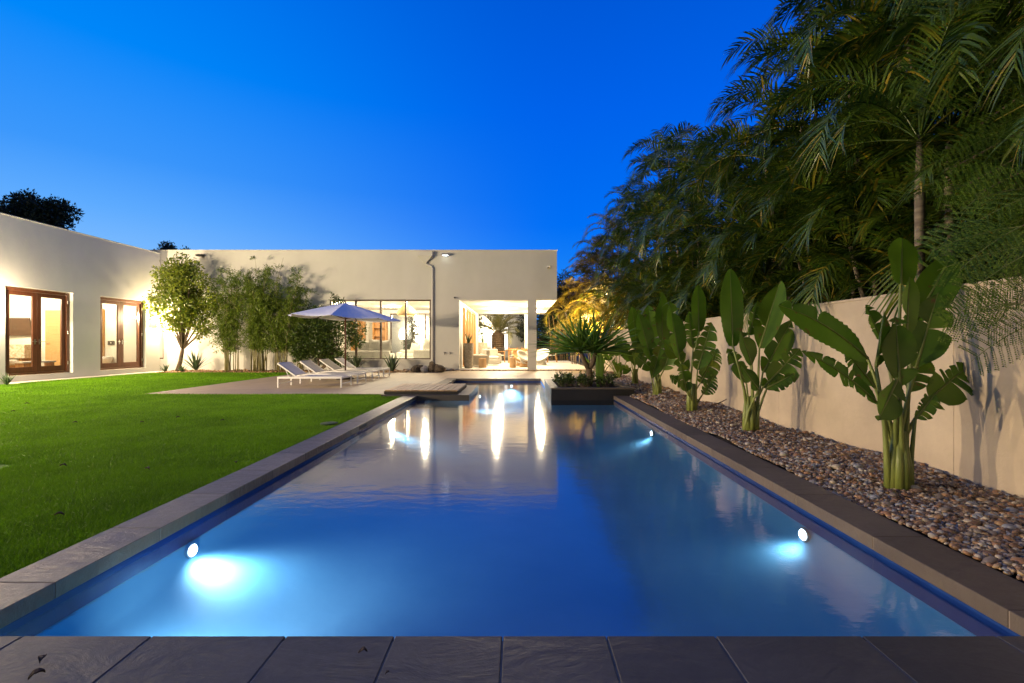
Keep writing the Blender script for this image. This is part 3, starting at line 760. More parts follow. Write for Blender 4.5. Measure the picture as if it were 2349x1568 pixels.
# wall between living room and terrace, with a wide opening
g.box(-2.71, -2.41, FY+.3, 19.85, -.05, 2.886); g.box(-2.71, -2.41, 26.3, 27.9, -.05, 2.886); g.box(-2.71, -2.41, 19.85, 26.3, 2.82, 2.886); g.box(-2.71, -2.41, 19.85, 26.3, -.05, .05)
g.box(-16.3, -7.65, 27.2, 27.5, -.05, 3.2); g.box(-7.65, -2.71, 27.2, 27.5, 2.91, 3.2)
g.build('wall', M['stucco'], house, world=True)
for (x0, x1, y0, y1) in ((.403, .765, FY, FY+.36), (.403, .765, 27.5, 27.86)):
    g = MB(); g.box(x0, x1, y0+.0, y1, -.05, 2.884); g.build('column', M['stucco'], house, world=True)
g = MB(); g.box(-16.3, 1.3, FY+.3, 27.6, 4.55, 4.7); g.build('roof', M['plaster'], house, world=True)
g = MB(); g.box(-16.62, 1.62, FY-.02, FY+.32, 4.921, 4.945); g.build('parapet_cap', M['stucco'], house, world=True)
g = MB(); g.box(-2.41, 1.3, FY+.3, 27.6, 2.888, 3.0); g.box(-16.3, -2.71, FY+.3, 27.2, 3.1, 3.2); g.build('ceiling', M['ceiling'], house, world=True)
M['terrace_tile'] = pavermat('terrace_tile', (.66, .62, .55), (.64, .60, .53), (.4, .36, .3), .8, .8)
g = MB(); g.box(-2.41, 3.1, 18.62, 28.2, -.06, .05); g.box(-16.3, -2.72, FY+.3, 27.2, -.06, .05); g.build('terrace_floor', M['terrace_tile'], house, world=True)
g = MB(); g.box(-10.4, -10.25, FY+.3, 27.2, .05, 3.1); g.build('interior_wall', M['plaster'], house, world=True)
# big window
def window(parent, x0, x1, z0, z1, y, nm, fw=.05, wood='wood_bronze', dp=.09):
    g = MB(); g.box(x0, x0+fw, y, y+dp, z0, z1); g.box(x1-fw, x1, y, y+dp, z0, z1); g.box(x0+fw, x1-fw, y, y+dp, z1-fw, z1); g.box(x0+fw, x1-fw, y, y+dp, z0, z0+fw)
    fr = g.build('window', M[wood], parent, world=True, bevel=.003)
    for m_ in nm:
        g = MB(); g.box(m_-.035, m_+.035, y-.004, y+dp+.004, z0+fw, z1-fw); g.build('mullion', M[wood], fr, world=True, bevel=.003)
    g = MB(); g.box(x0+fw, x1-fw, y+.04, y+.048, z0+fw, z1-fw); g.build('glass_pane', M['glass'], fr, world=True)
    return fr
wf = window(house, -7.70, -3.58, .455, 2.90, FY+.05, [-6.66, -5.64, -4.61])
g = MB(); g.box(-7.74, -3.54, FY-.03, FY-.001, .425, .452); g.build('sill', M['stucco'], wf, world=True)
window(house, -15.04, -14.53, .47, 1.95, FY+.04, [], wood='wood_door')
window(house, -7.64, -2.72, .06, 2.90, 27.3, [-5.54, -3.9])
# sliding doors along the terrace
g = MB()
g.box(-2.66, -2.46, 19.86, 26.29, 2.74, 2.815); g.box(-2.66, -2.46, 19.86, 26.29, .052, .10)
sd = g.build('sliding_door', M['wood_oak'], house, world=True)
for i, yy in enumerate(np.linspace(19.95, 26.2, 6)):
    g = MB(); g.box(-2.63, -2.43, yy-.085, yy+.085, .10, 2.74); g.build('door_stile', M['wood_oak'], sd, world=True, bevel=.004)
g = MB(); g.box(-2.56, -2.55, 20.0, 26.2, .10, 2.74); g.build('glass_pane', M['glass'], sd, world=True)
# rainwater head and downpipe
g = MB()
cx = -3.77; z1_ = 4.84
g.box(cx-.30, cx+.30, FY-.24, FY-.003, 4.66, 4.84)
g.add([(cx-.28,FY-.22,4.66),(cx+.28,FY-.22,4.66),(cx+.28,FY-.003,4.66),(cx-.28,FY-.003,4.66),(cx-.05,FY-.11,4.40),(cx+.05,FY-.11,4.40),(cx+.05,FY-.02,4.40),(cx-.05,FY-.02,4.40)],
      [(0,1,5,4),(1,2,6,5),(2,3,7,6),(3,0,4,7),(4,5,6,7),(3,2,1,0)])
g.tube([(cx,FY-.065,4.42),(cx+.03,FY-.065,4.34),(cx+.24,FY-.065,4.26),(cx+.28,FY-.065,4.18),(cx+.28,FY-.065,.05)], .045, 12)
for zz in (3.6, 2.2, .9): g.box(cx+.21, cx+.35, FY-.075, FY-.001, zz-.02, zz+.02)
g.build('downpipe', M['stucco'], house, world=True)

# small fittings on the facade
def flood(u, v, label, lit):
    p = W(u, v, FY); r = empty('flood_light', label, 'flood light', (p.x, FY, p.z), group='flood lights on the house front')
    g = MB(); g.box(-.05, .05, -.03, -.001, -.05, .05); g.bar((0,-.03,0),(0,-.10,.02),.04,.04); g.build('bracket', M['metal'], r)
    g = MB(); g.box(-.14, .14, -.26, -.09, .0, .07) ; g.build('housing', M['dark'] if not lit else M['metal'], r, bevel=.01)
    g = MB(); g.box(-.11, .11, -.24, -.11, -.012, -.002); g.build('lens', emit('flood_lens', (.85, .95, 1), 4) if lit else M['dark'], r)
    return r
flood(1023, 588, 'lit flood light under the parapet to the right of the rainwater head', True)
flood(466, 590, 'dark flood light high on the wall above the leafy tree', False)
p = W(1258, 614, FY); r = empty('security_camera', 'white dome security camera near the top right corner of the house', 'camera', (p.x, FY, p.z))
g = MB(); g.lathe([(.06, .05), (.065, .02), (.065, -.01), (.02, -.012)], (0, -.06, 0), 16); g.box(-.03, .03, -.06, -.001, -.01, .05); g.build('housing', M['white_metal'], r)
g = MB(); g.lathe([(.055, -.012), (.045, -.045), (.02, -.065), (.004, -.07)], (0, -.06, 0), 16); g.build('lens', M['dark'], r, smooth=True)
p = W(1043, 684, FY); r = empty('security_camera', 'small black bullet camera by the top left corner of the terrace opening', 'camera', (p.x, FY, p.z))
g = MB(); g.tube([(0, -.001, .02), (0, -.05, .02)], .018, 10); g.build('bracket', M['white_metal'], r)
g = MB(); g.tube([(0, -.05, .01), (0.03, -.16, -.01)], .032, 12); g.build('housing', M['dark'], r)
for (u, lb) in ((1021, 'black hose tap low on the house wall, left of the pair'), (1033, 'black hose tap low on the house wall, right of the pair')):
    p = W(u, 811, FY); r = empty('hose_tap', lb, 'tap', (p.x, FY, p.z), group='hose taps on the house wall')
    g = MB(); g.tube([(0, -.001, 0), (0, -.07, 0), (0, -.09, -.05)], .014, 8); g.tube([(-.04, -.06, .04), (.04, -.06, .04)], .01, 8); g.tube([(0,-.06,0),(0,-.06,.04)], .008, 6); g.build('pipe', M['dark'], r)

# ceiling lights
def down(x, y, z, P, label, grp, c=WARM, rad=.09):
    r = empty('ceiling_light', label, 'ceiling light', (x, y, z), group=grp)
    g = MB(); g.lathe([(.075, 0), (.075, -.012), (.055, -.014)], n=18); g.build('rim', M['white_metal'], r)
    g = MB(); g.lathe([(.054, -.013), (.05, -.018)], n=18); g.build('lens', emit('downlight', (1, .88, .66), 15), r)
    point('lamp', (x, y, z-.10), P, c, rad, r)
for (x, y, lb) in ((-1.0, 20.6, 'recessed light in the terrace ceiling above the tree-stump stools'), (-1.0, 23.4, 'recessed light in the terrace ceiling above the armchair'), (-1.0, 26.2, 'recessed light in the terrace ceiling above the dining table'), (1.1, 21.4, 'recessed light in the roof overhang right of the front column'), (1.1, 25.4, 'recessed light in the roof overhang above the right dining chair')):
    down(x, y, 2.886, 480, lb, 'recessed terrace lights')
for (x, y, lb) in ((-6.8, 20.6, 'recessed light in the living room ceiling over the left sofa'), (-4.2, 20.6, 'recessed light in the living room ceiling right of the pendant'), (-6.8, 24.6, 'recessed light at the back left of the living room ceiling'), (-4.2, 24.6, 'recessed light at the back right of the living room ceiling'), (-8.9, 22.6, 'recessed light in the living room ceiling by the shelves')):
    down(x, y, 3.098, 400, lb, 'recessed living room lights')
down(-15.9, 13.6, 2.778, 380, 'recessed bedroom ceiling light behind the larger French doors', 'wing ceiling lights'); down(-17.2, 12.4, 2.778, 300, 'second recessed bedroom ceiling light by the television wall', 'wing ceiling lights')
down(-16.0, 16.8, 2.778, 380, 'recessed bathroom ceiling light behind the smaller French doors', 'wing ceiling lights')

point('lamp', (-15.2, 20.6, 2.6), 500, WARM, .15, house)
# pendant
p = W(933, 708, 21.0); r = empty('pendant_lamp', 'large woven onion-shaped pendant lamp hanging in the living room window', 'pendant lamp', (p.x, 21.0, 2.43))
g = MB(); g.lathe([(.03, .60), (.05, .55), (.12, .47), (.25, .36), (.38, .24), (.45, .12), (.44, .02), (.36, -.04), (.33, -.04), (.40, .02), (.41, .12), (.34, .23), (.22, .34), (.10, .45), (.03, .5)], n=28)
g.build('lamp_shade', mat('woven_shade', (.62, .44, .22), .8, (.36, .24, .11), 30, .6, 60, stretch=(1, 1, 4)), r, smooth=True)
g = MB(); g.tube([(0,0,.58),(0,0,.665)], .012, 8); g.build('cord', M['dark'], r)
g = MB(); g.lathe([(.01,.30),(.06,.26),(.07,.2),(.03,.14)], n=16); g.build('bulb', emit('bulb', (1,.85,.6), 30), r, smooth=True)
point('lamp', (p.x, 21.0, 2.36), 40, WARM, .1, r)

# ---- living room
def sofa(loc, w_, d_, h, seat, label, rz=0, m_='fabric', cush=2):
    r = empty('sofa', label, 'sofa', loc, rz, 'living room sofas')
    g = MB(); g.box(-w_/2, w_/2, -d_/2, d_/2, .05, seat); g.build('base', M[m_], r, bevel=.03, seg=3)
    g = MB(); g.box(-w_/2, w_/2, -d_/2-.01, -d_/2+.20, .05, h); g.build('backrest', M[m_], r, bevel=.04, seg=3)
    for s in (-1, 1):
        g = MB(); a = s*w_/2; g.box(min(a, a-s*.2), max(a, a-s*.2), -d_/2+.20, d_/2+.01, .05, h-.12); g.build('armrest', M[m_], r, bevel=.04, seg=3)
    n = max(1, int(w_/.8))
    for i in range(n):
        a = -w_/2+.21+i*(w_-.42)/n; g = MB(); g.box(a+.01, a+(w_-.42)/n-.01, -d_/2+.21, d_/2, seat+.002, seat+.16); g.build('seat_cushion', M[m_], r, bevel=.04, seg=3)
    return r
def cushion(loc, s, label, tilt=.3, rz=0, roll=0, m_='fabric'):
    n = 9; V = []; F = []
    for k in (1, -1):
        for j in range(n):
            for i in range(n):
                a = i/(n-1)*2-1; b_ = j/(n-1)*2-1
                pin = 1-.10*(1-a*a)*0 - .08*(1-abs(a*b_)); th = .5*max(0, (1-a**4))*max(0, (1-b_**4))
                V.append((a*s/2*(1-.10*(1-b_*b_)), k*th*s*.28, b_*s/2*(1-.10*(1-a*a))))
    for k in range(2):
        for j in range(n-1):
            for i in range(n-1):
                b0 = k*n*n+j*n+i; f = (b0, b0+1, b0+n+1, b0+n); F.append(f if k else f[::-1])
    g = MB(); g.add(V, F); o = g.build('cushion', M[m_], smooth=True); o.location = loc; o.rotation_euler = (-tilt, roll, rz)
    return tag(o, label, 'cushion', 'cushions on the living room sofas')
sofa((-6.6, 20.1, .05), 2.1, .9, .74, .36, 'cream sofa with its back to the window, left of the centre mullion')
cushion((-6.75, 19.95, 1.0), .52, 'pale cushion leaning at the left on the left window sofa', .1, .2, .25)
cushion((-6.28, 19.95, 1.02), .56, 'large pale cushion in the middle of the left window sofa', .1, 0, .1)
cushion((-5.78, 19.97, 1.0), .54, 'pale cushion at the right end of the left window sofa', .1, -.1, -.15)
sofa((-3.75, 20.25, .05), 1.6, .95, .78, .36, 'white sofa at the right end of the living room window')
cushion((-3.55, 20.15, 1.05), .52, 'white cushion on the sofa at the right end of the window', .1, .1, .1)
cushion((-3.95, 20.2, 1.05), .5, 'second white cushion on the right window sofa beside the glass edge', .1, -.1, .2)
sofa((-5.2, 24.2, .05), 2.3, .95, .72, .36, 'white sofa deep in the living room facing the window', math.pi)
cushion((-5.4, 23.9, .86), .5, 'cream cushion standing on the rear living room sofa', .15, .3, .3); cushion((-4.6, 23.95, .9), .6, 'big cream cushion on the rear living room sofa, right of the mullion', .15, -.2, -.2)
r = empty('coffee_table', 'low white coffee table between the living room sofas', 'table', (-5.15, 21.9, .05))
g = MB(); g.box(-.65, .65, -.35, .35, .30, .36); g.build('tabletop', M['plaster'], r, bevel=.006)
for s in (-1, 1):
    g = MB(); g.box(s*.5-.06, s*.5+.06, -.3, .3, 0, .30); g.build('leg', M['plaster'], r)
def bookcase(x, w_, label):
    r = empty('bookcase', label, 'bookcase', (x, 26.95, .05), group='oak bookcases at the back of the living room')
    g = MB(); g.box(-w_/2, -w_/2+.05, -.2, .2, 0, 2.5); g.box(w_/2-.05, w_/2, -.2, .2, 0, 2.5); g.box(-w_/2+.05, w_/2-.05, .17, .2, 0, 2.5); g.build('case', M['wood_oak'], r)
    for k in range(6):
        g = MB(); z = .05+k*.48; g.box(-w_/2+.05, w_/2-.05, -.19, .17, z, z+.035); g.build('shelf', M['wood_oak'], r)
bookcase(-9.45, .75, 'oak bookcase at the far left of the living room back wall'); bookcase(-8.15, .8, 'oak bookcase beside the back windows of the living room')
# lamp added in the room, standing in for a wall sconce beyond the window
r = empty('sconce_stand_in', 'tall glowing stand-in for the wall sconce glow beyond the living room back window', 'lamp stand-in', (-6.75, 26.6, .05))
g = MB(); g.lathe([(.14, 0), (.14, .02), (.015, .03), (.012, 1.35)], n=16); g.build('stand', M['metal'], r)
g = MB(); g.lathe([(.13, 1.30), (.20, 1.45), (.18, 1.75), (.10, 1.95)], n=18); g.build('lamp_shade', emit('lamp_shade_glow', (1, .9, .72), 6), r, smooth=True)

# ---- bedroom
g = MB(); g.box(-.5, .5, -.03, .03, -.30, .30)
r = empty('television', 'flat television tilted on a bracket on the bedroom wall', 'television', (-16.75, 15.15, 1.66)); r.rotation_euler = (R(12), 0, R(6))
g.build('screen', M['screen'], r, bevel=.006); g = MB(); g.box(-.06, .06, .03, .13, -.06, .06); g.build('bracket', M['dark'], r)
r = empty('bed', 'white bed with a low oak base behind the larger French doors', 'bed', (-16.9, 13.6, .17))
g = MB(); g.box(-.95, .95, -1.0, 1.0, .0, .24); g.build('base', M['wood_oak'], r, bevel=.01)
g = MB(); g.box(-.92, .92, -.98, .98, .245, .42); g.build('mattress', M['fabric'], r, bevel=.05, seg=3)
r = empty('console', 'speckled stone console under the television', 'console', (-16.6, 15.05, .17))
g = MB(); g.box(-1.0, .5, -.2, .2, .45, .9); g.build('cabinet', mat('terrazzo', (.66, .60, .50), .5, (.38, .26, .14), 14, 0, detail=8), r, bevel=.01)
for s in (-.8, .3):
    g = MB(); g.box(s-.04, s+.04, -.15, .15, 0, .45); g.build('leg', M['wood_oak'], r)
r = empty('interior_door', 'oak door with horizontal grain in the bedroom wall', 'door', (-15.35, 15.27, .17))
g = MB(); g.box(-.48, .36, -.03, .028, 0, 2.05); g.build('panel', woodmat('oak_h', (.50, .32, .14), (.40, .24, .10), axis='x'), r); g = MB(); g.tube([(-.4,-.03,.95),(-.4,-.08,.95),(-.3,-.08,.95)], .01, 8); g.build('handle', M['metal'], r)
r = empty('bench', 'pale wooden bench just inside the larger French doors', 'bench', (-14.95, 14.1, .17))
g = MB(); g.box(-.15, .15, -.5, .5, .34, .39); g.build('seat', M['fabric'], r, bevel=.008)
for s in (-.42, .42):
    g = MB(); g.box(-.13, .13, s-.03, s+.03, 0, .34); g.build('leg', M['wood_oak'], r)
# ---- bathroom
r = empty('toilet', 'white wall-hung toilet behind the smaller French doors', 'toilet', (-16.05, 17.7, .17))
g = MB(); g.lathe([(.10, .10), (.16, .20), (.20, .34), (.20, .38), (.19, .39)], n=20, sy=1.3); g.build('bowl', M['porcelain'], r, smooth=True)
g = MB(); g.lathe([(.20, .392), (.205, .41), (.18, .43)], n=20, sy=1.3); g.build('lid', M['porcelain'], r, smooth=True)
r = empty('flush_plate', 'dark rectangular flush plate on the wall above the toilet', 'flush plate', (-16.05, 17.97, 1.13))
g = MB(); g.box(-.13, .13, -.02, 0, -.08, .08); g.build('plate', M['dark'], r); g = MB(); g.lathe([(.025, 0), (.022, .008)], n=12); b_ = g.build('button', M['porcelain'], r); b_.rotation_euler = (R(90), 0, 0); b_.location = (0, -.021, 0)
r = empty('interior_door', 'tall oak door frame at the left inside the smaller French doors', 'door', (-16.75, 17.9, .17))
g = MB(); g.box(-.45, -.33, -.06, .06, 0, 2.3); g.box(.33, .45, -.06, .06, 0, 2.3); g.box(-.33, .33, -.06, .06, 2.18, 2.3); g.build('frame', M['wood_oak'], r, bevel=.005); g = MB(); g.box(-.33, .33, 0.0, .04, 0, 2.18); g.build('panel', M['wood_door'], r)

# ---- terrace furniture
def agave(loc, n, L, wd, label, cat='agave', grp=None, m_='agave', spread=1.0, up=.3, name='agave', parent=None):
    r = empty(name, label, cat, loc, group=grp); nb = NB()
    for i in range(n):
        az = i*2.4+random.uniform(-.2, .2); el = R(random.uniform(88-70*spread*(1-i/n*.75), 88-20*spread*(1-i/n)))
        l = L*random.uniform(.75, 1.1); V = []; F = []; m = 7; p = Vector((0,0,0)); 
        for j in range(m):
            t = j/(m-1); e = el - .25*t*t+up*.0
            dr = Vector((math.cos(az)*math.cos(e), math.sin(az)*math.cos(e), math.sin(e)))
            if j: p = p+dr*l/(m-1)
            sd_ = Vector((-math.sin(az), math.cos(az), 0)); nn = dr.cross(sd_)*-1
            w_ = wd*(.7+.6*math.sin(math.pi*min(1, t*.9+.1)))*(1-t**3)
            for s in (-1, 0, 1): V.append(p+sd_*s*w_/2+ (nn*w_*-.22 if s == 0 else nn*0))
        for j in range(m-1):
            for k in range(2): F.append((j*3+k, j*3+k+1, (j+1)*3+k+1, (j+1)*3+k))
        nb.add(np.array([v[:] for v in V]), Q=F)
    nb.build('leaves', M[m_], r, smooth=True, world=False)
    return r
M['agave'] = leafmat('agave_leaf', (.05, .085, .045), (.10, .14, .07), .5, .1)
def tall_pot(loc, rad, h, label):
    r = empty('planter_pot', label, 'pot', loc, group='tall rough stone pots on the terrace')
    g = MB(); g.lathe([(rad*.72, 0), (rad*.85, .12), (rad*.98, h*.45), (rad, h*.93), (rad*1.02, h), (rad*.86, h), (rad*.84, h-.06)], n=28); g.build('body', M['stone_pot'], r, smooth=False)
    g = MB(); g.lathe([(.01, h-.07), (rad*.84, h-.065)], n=20); g.build('soil', M['soil'], r)
tall_pot((-2.12, 19.5, .05), .22, 1.07, 'tall rough stone pot just inside the left of the terrace opening')
agave((-2.12, 19.5, 1.06), 12, .62, .045, 'spiky plant growing in the front tall stone pot', 'potted plant', name='potted_plant', spread=.5)
tall_pot((-1.92, 25.0, .05), .24, 1.12, 'rough stone pot behind the armchair at the back of the terrace')
agave((-1.92, 25.0, 1.1), 9, .55, .05, 'short spiky plant in the rear stone pot', 'potted plant', name='potted_plant', spread=.5)
def stump(loc, rr_, h, label):
    n = 16; V = []; ph = [random.uniform(.86, 1.1) for _ in range(n)]
    for z in (0, h*.5, h):
        for k in range(n): V.append((rr_*ph[k]*math.cos(k*2*math.pi/n), rr_*ph[k]*math.sin(k*2*math.pi/n), z))
    F = [(a*n+k, a*n+(k+1) % n, (a+1)*n+(k+1) % n, (a+1)*n+k) for a in range(2) for k in range(n)]+[tuple(2*n+k for k in range(n)), tuple(range(n))[::-1]]
    g = MB(); g.add(V, F); o = g.build('stump_stool', M['wood_stump'], bevel=.01); o.location = loc
    tag(o, label, 'stool', 'tree-stump stools on the terrace')
M['wood_stump'] = woodmat('stump_wood', (.52, .34, .17), (.36, .2, .09))
stump((-1.55, 19.95, .05), .165, .41, 'pale tree-stump stool in front of the grey armchairs')
stump((-.22, 20.0, .05), .15, .43, 'pale tree-stump stool beside the wicker round chair')
def armchair(loc, rz, label):
    r = empty('armchair', label, 'armchair', loc, rz, 'grey upholstered terrace armchairs')
    g = MB(); g.box(-.42, .42, -.42, .42, .06, .30); g.build('base', M['fabric_grey'], r, bevel=.05, seg=3)
    g = MB(); g.box(-.40, .40, -.36, .43, .302, .44); g.build('seat_cushion', M['fabric'], r, bevel=.05, seg=3)
    g = MB(); g.add([(-.42,.24,.1),(.42,.24,.1),(.42,.44,.1),(-.42,.44,.1),(-.40,.34,.80),(.40,.34,.80),(.40,.50,.78),(-.40,.50,.78)], [(0,3,2,1),(4,5,6,7),(0,1,5,4),(1,2,6,5),(2,3,7,6),(3,0,4,7)]); g.build('backrest', M['fabric_grey'], r, bevel=.06, seg=3)
    for s in (-1, 1):
        g = MB(); g.box(s*.44-.08, s*.44+.08, -.40, .40, .08, .56); g.build('armrest', M['fabric_grey'], r, bevel=.06, seg=3)
armchair((-1.83, 20.75, .05), R(-75), 'grey armchair beside the front stone pot, turned to the stool')
armchair((-1.35, 22.3, .05), R(8), 'grey armchair with pale cushions behind the stump stool')
def round_chair(loc, rz, rad, label, m_, m2):
    r = empty('round_chair', label, 'lounge chair', loc, rz, 'round bowl lounge chairs on the terrace')
    # tilted bowl
    n = 28; V = []; F = []; prof = [(1, 0), (.97, -.10), (.86, -.28), (.65, -.44), (.35, -.54), (.02, -.57)]
    tl = R(38)
    for s_, off in ((1, 0), (.9, .02)):
        for (a, z) in prof:
            for k in range(n):
                th = 2*math.pi*k/n; x = a*rad*s_*math.cos(th); y = a*rad*s_*math.sin(th); zz = z*rad*s_
                V.append((x, y*math.cos(tl)-zz*math.sin(tl), y*math.sin(tl)+zz*math.cos(tl)+.50+off))
    m = len(prof)
    for q in range(2):
        for i in range(m-1):
            for k in range(n):
                b0 = q*m*n+i*n; f = (b0+k, b0+(k+1) % n, b0+n+(k+1) % n, b0+n+k); F.append(f if not q else f[::-1])
    for k in range(n): F.append((k, m*n+k, m*n+(k+1) % n, (k+1) % n))
    g = MB(); g.add(V, F); g.build('shell', M[m_], r, smooth=True)
    g = MB(); pts = []
    for k in range(n+1):
        th = 2*math.pi*k/n; x = rad*math.cos(th); y = rad*math.sin(th); pts.append((x, y*math.cos(tl), y*math.sin(tl)+.50))
    g.tube(pts, .028, 8); g.build('rim', M[m_], r, smooth=True)
    g = MB(); g.lathe([(rad*.70, 0), (rad*.72, .03), (rad*.5, .14), (rad*.55, .26)], (0, -.02, 0), 24); g.build('base', M[m2], r, smooth=True)
    g = MB(); g.lathe([(.02, .0), (rad*.55, .0), (rad*.62, .05), (rad*.5, .12), (.02, .14)], (0, 0, 0), 20); c_ = g.build('seat_cushion', M['fabric'], r, smooth=True); c_.rotation_euler = (tl*.8, 0, 0); c_.location = (0, .02, .20)
round_chair((.16, 21.5, .05), R(35), .46, 'woven wicker round chair left of the front column', 'wicker', 'wicker')
round_chair((.30, 20.6, .05), R(50), .36, 'smaller pale woven chair partly behind the front column', 'fabric', 'wicker')
round_chair((1.12, 22.4, .05), R(-40), .46, 'white covered round chair right of the front column', 'porcelain', 'fabric')
# dining set
r = empty('dining_table', 'long wooden dining table at the back of the terrace', 'table', (.45, 25.6, .05))
g = MB(); g.box(-1.15, 1.15, -.45, .45, .68, .73); g.build('tabletop', M['wood_red'] if 'wood_red' in M else M['wood_oak'], r, bevel=.008)
for sx in (-1, 1):
    for sy in (-1, 1):
        g = MB(); g.box(sx*.95-.05, sx*.95+.05, sy*.32-.05, sy*.32+.05, 0, .68); g.build('leg', M['wood_oak'], r)
def dchair(loc, rz, label):
    r = empty('dining_chair', label, 'dining chair', loc, rz, 'wooden dining chairs on the terrace')
    for sx in (-.24, .24):
        g = MB(); g.bar((sx, .24, 0), (sx, .22, .62), .045, .045); g.build('leg', M['wood_oak'], r)
        g = MB(); g.bar((sx, -.30, 0), (sx, -.20, .40), .045, .045); g.bar((sx, -.20, .40), (sx, -.34, .86), .045, .045); g.build('leg', M['wood_oak'], r)
        g = MB(); g.bar((sx, -.25, .58), (sx, .28, .62), .05, .03); g.build('armrest', M['wood_oak'], r)
    g = MB(); g.box(-.22, .22, -.2, .26, .38, .42); g.build('seat', M['fabric'], r, bevel=.01)
    g = MB()
    for z in (.55, .66, .77): g.bar((-.23, -.24-.3*(z-.4), z), (.23, -.24-.3*(z-.4), z), .03, .05)
    g.build('backrest', M['wood_oak'], r)
dchair((-.98, 25.55, .05), R(-90), 'wooden dining chair at the left end of the terrace table')
dchair((1.90, 25.6, .05), R(90), 'wooden dining chair at the right end of the table, seen right of the column')
dchair((-.25, 24.85, .05), 0, 'wooden dining chair on the near side of the terrace table'); dchair((.45, 24.85, .05), 0, 'second dining chair on the near side, behind the wicker chair')
# railing
r = empty('railing', 'dark metal railing along the back edge of the terrace', 'railing', (.4, 28.05, .05))
g = MB(); g.box(-2.7, 2.6, -.025, .025, .76, .80); g.build('top_rail', M['dark'], r); g = MB(); g.box(-2.7, 2.6, -.015, .015, .08, .11); g.build('bottom_rail', M['dark'], r)
for i in range(45):
    x = -2.65+i*.119; g = MB(); g.box(x-.008, x+.008, -.008, .008, .11, .76); g.build('baluster', M['dark'], r)

# ---- guest house beyond the terrace
gh = empty('guest_house', 'white house with tall lit windows glimpsed beyond the terrace palm', 'house', (-3, 38, 0))
g = MB()
wins = []
def gx(u): return (u-1188)*38/1044
edges = [(-12, -8.8), (-7.9, -6.2), (-5.2, gx(1107)), (gx(1118), gx(1124)), (gx(1131), gx(1156)), (gx(1166), 1.5)]
g.box(-12, 1.5, 38, 38.3, -.05, .55); g.box(-12, 1.5, 38, 38.3, 2.55, 3.6)
for a, b in edges: g.box(a, b, 38, 38.3, .55, 2.55)
g.box(-12, -11.7, 38.3, 44, -.05, 3.6); g.box(1.2, 1.5, 38.3, 44, -.05, 3.6); g.box(-12, 1.5, 44, 44.3, -.05, 3.6); g.box(-12, 1.5, 38.3, 44, 3.3, 3.45)
g.build('wall', M['stucco'], gh, world=True)
lit = emit('lit_window', (1, .93, .84), 2.2)
for (a, b) in zip(edges[:-1], edges[1:]):
    x0, x1 = a[1], b[0]
    g = MB(); g.box(x0, x0+.05, 38.05, 38.15, .55, 2.55); g.box(x1-.05, x1, 38.05, 38.15, .55, 2.55); g.box(x0+.05, x1-.05, 38.05, 38.15, 2.5, 2.55); g.box(x0+.05, x1-.05, 38.05, 38.15, .55, .6)
    f = g.build('window', M['wood_bronze'], gh, world=True)
    g = MB(); g.box(x0+.05, x1-.05, 38.12, 38.13, .6, 2.5); g.build('pane', lit, f, world=True)

for (x, P, lb) in ((-8.35, 900, 'wall lamp on the guest house seen through the living room'), (-2.6, 700, 'wall lamp on the guest house behind the date palm')):
    r = empty('wall_lamp', lb, 'wall lamp', (x, 38, 2.2), group='wall lamps on the guest house')
    g = MB(); g.box(-.05, .05, -.03, -.002, -.1, .1); g.build('bracket', M['metal'], r)
    g = MB(); g.box(-.1, .1, -.2, -.03, -.22, .22); g.build('lamp_shade', emit('guest_lamp', (1, .9, .7), 10), r)
    point('lamp', (x, 37.55, 2.2), P, WARM, .1, r)

# ================================================================ UMBRELLA + LOUNGERS
r = empty('patio_umbrella', 'open blue-grey patio umbrella on a dark wooden pole among the loungers', 'umbrella', (-5.37, 14.17, 0))
n = 8; ap = 2.36; zr = 1.90; rad = 1.70; a0 = R(8); V = []; F = []; rings = 7
def rim(k, t, dip=0):
    th = a0+2*math.pi*k/n; x = rad*t*math.cos(th); y = rad*t*math.sin(th)
    z = ap-(ap-zr)*(t**1.08) - .045*x
    return Vector((x, y, z))
sub = 6
for j in range(rings+1):
    t = max(j/rings, .012)
    for k in range(n):
        for s in range(sub):
            f = s/sub; p = rim(k, t).lerp(rim(k+1, t), f); sag = .055*t*math.sin(math.pi*f); ed = .035*math.sin(math.pi*f)*(1 if j == rings else 0)
            p.z -= sag*.9; p.x *= 1-ed; p.y *= 1-ed
            V.append(p)
m = n*sub
F = [(j*m+k, j*m+(k+1) % m, (j+1)*m+(k+1) % m, (j+1)*m+k) for j in range(rings) for k in range(m)]
g = MB(); g.add(V, F); c_ = g.build('canopy', M['umbrella'], r, smooth=False); sd_ = c_.modifiers.new('t', 'SOLIDIFY'); sd_.thickness = .004
g = MB(); g.tube([(0,0,.06),(0,0,2.30)], .024, 12); g.build('pole', M['pole'], r, smooth=True)
g = MB(); g.lathe([(.03, 0), (.035, .03), (.012, .06), (.02, .085), (.004, .11)], (0, 0, ap-.02), 12); g.build('finial', M['pole'], r, smooth=True)
for k in range(n):
    a = rim(k, .03); b_ = rim(k, .985); a.z -= .025; b_.z -= .02; g = MB(); g.bar(a, b_, .02, .016)
    mid_ = rim(k, .5); mid_.z -= .03; g.bar((0, 0, 1.86), mid_, .014, .012); g.build('rib', M['pole'], r)
g = MB(); g.lathe([(.27, 0), (.28, .03), (.25, .055), (.05, .06), (.045, .22), (.03, .22)], n=28); g.build('base', M['dark'], r)

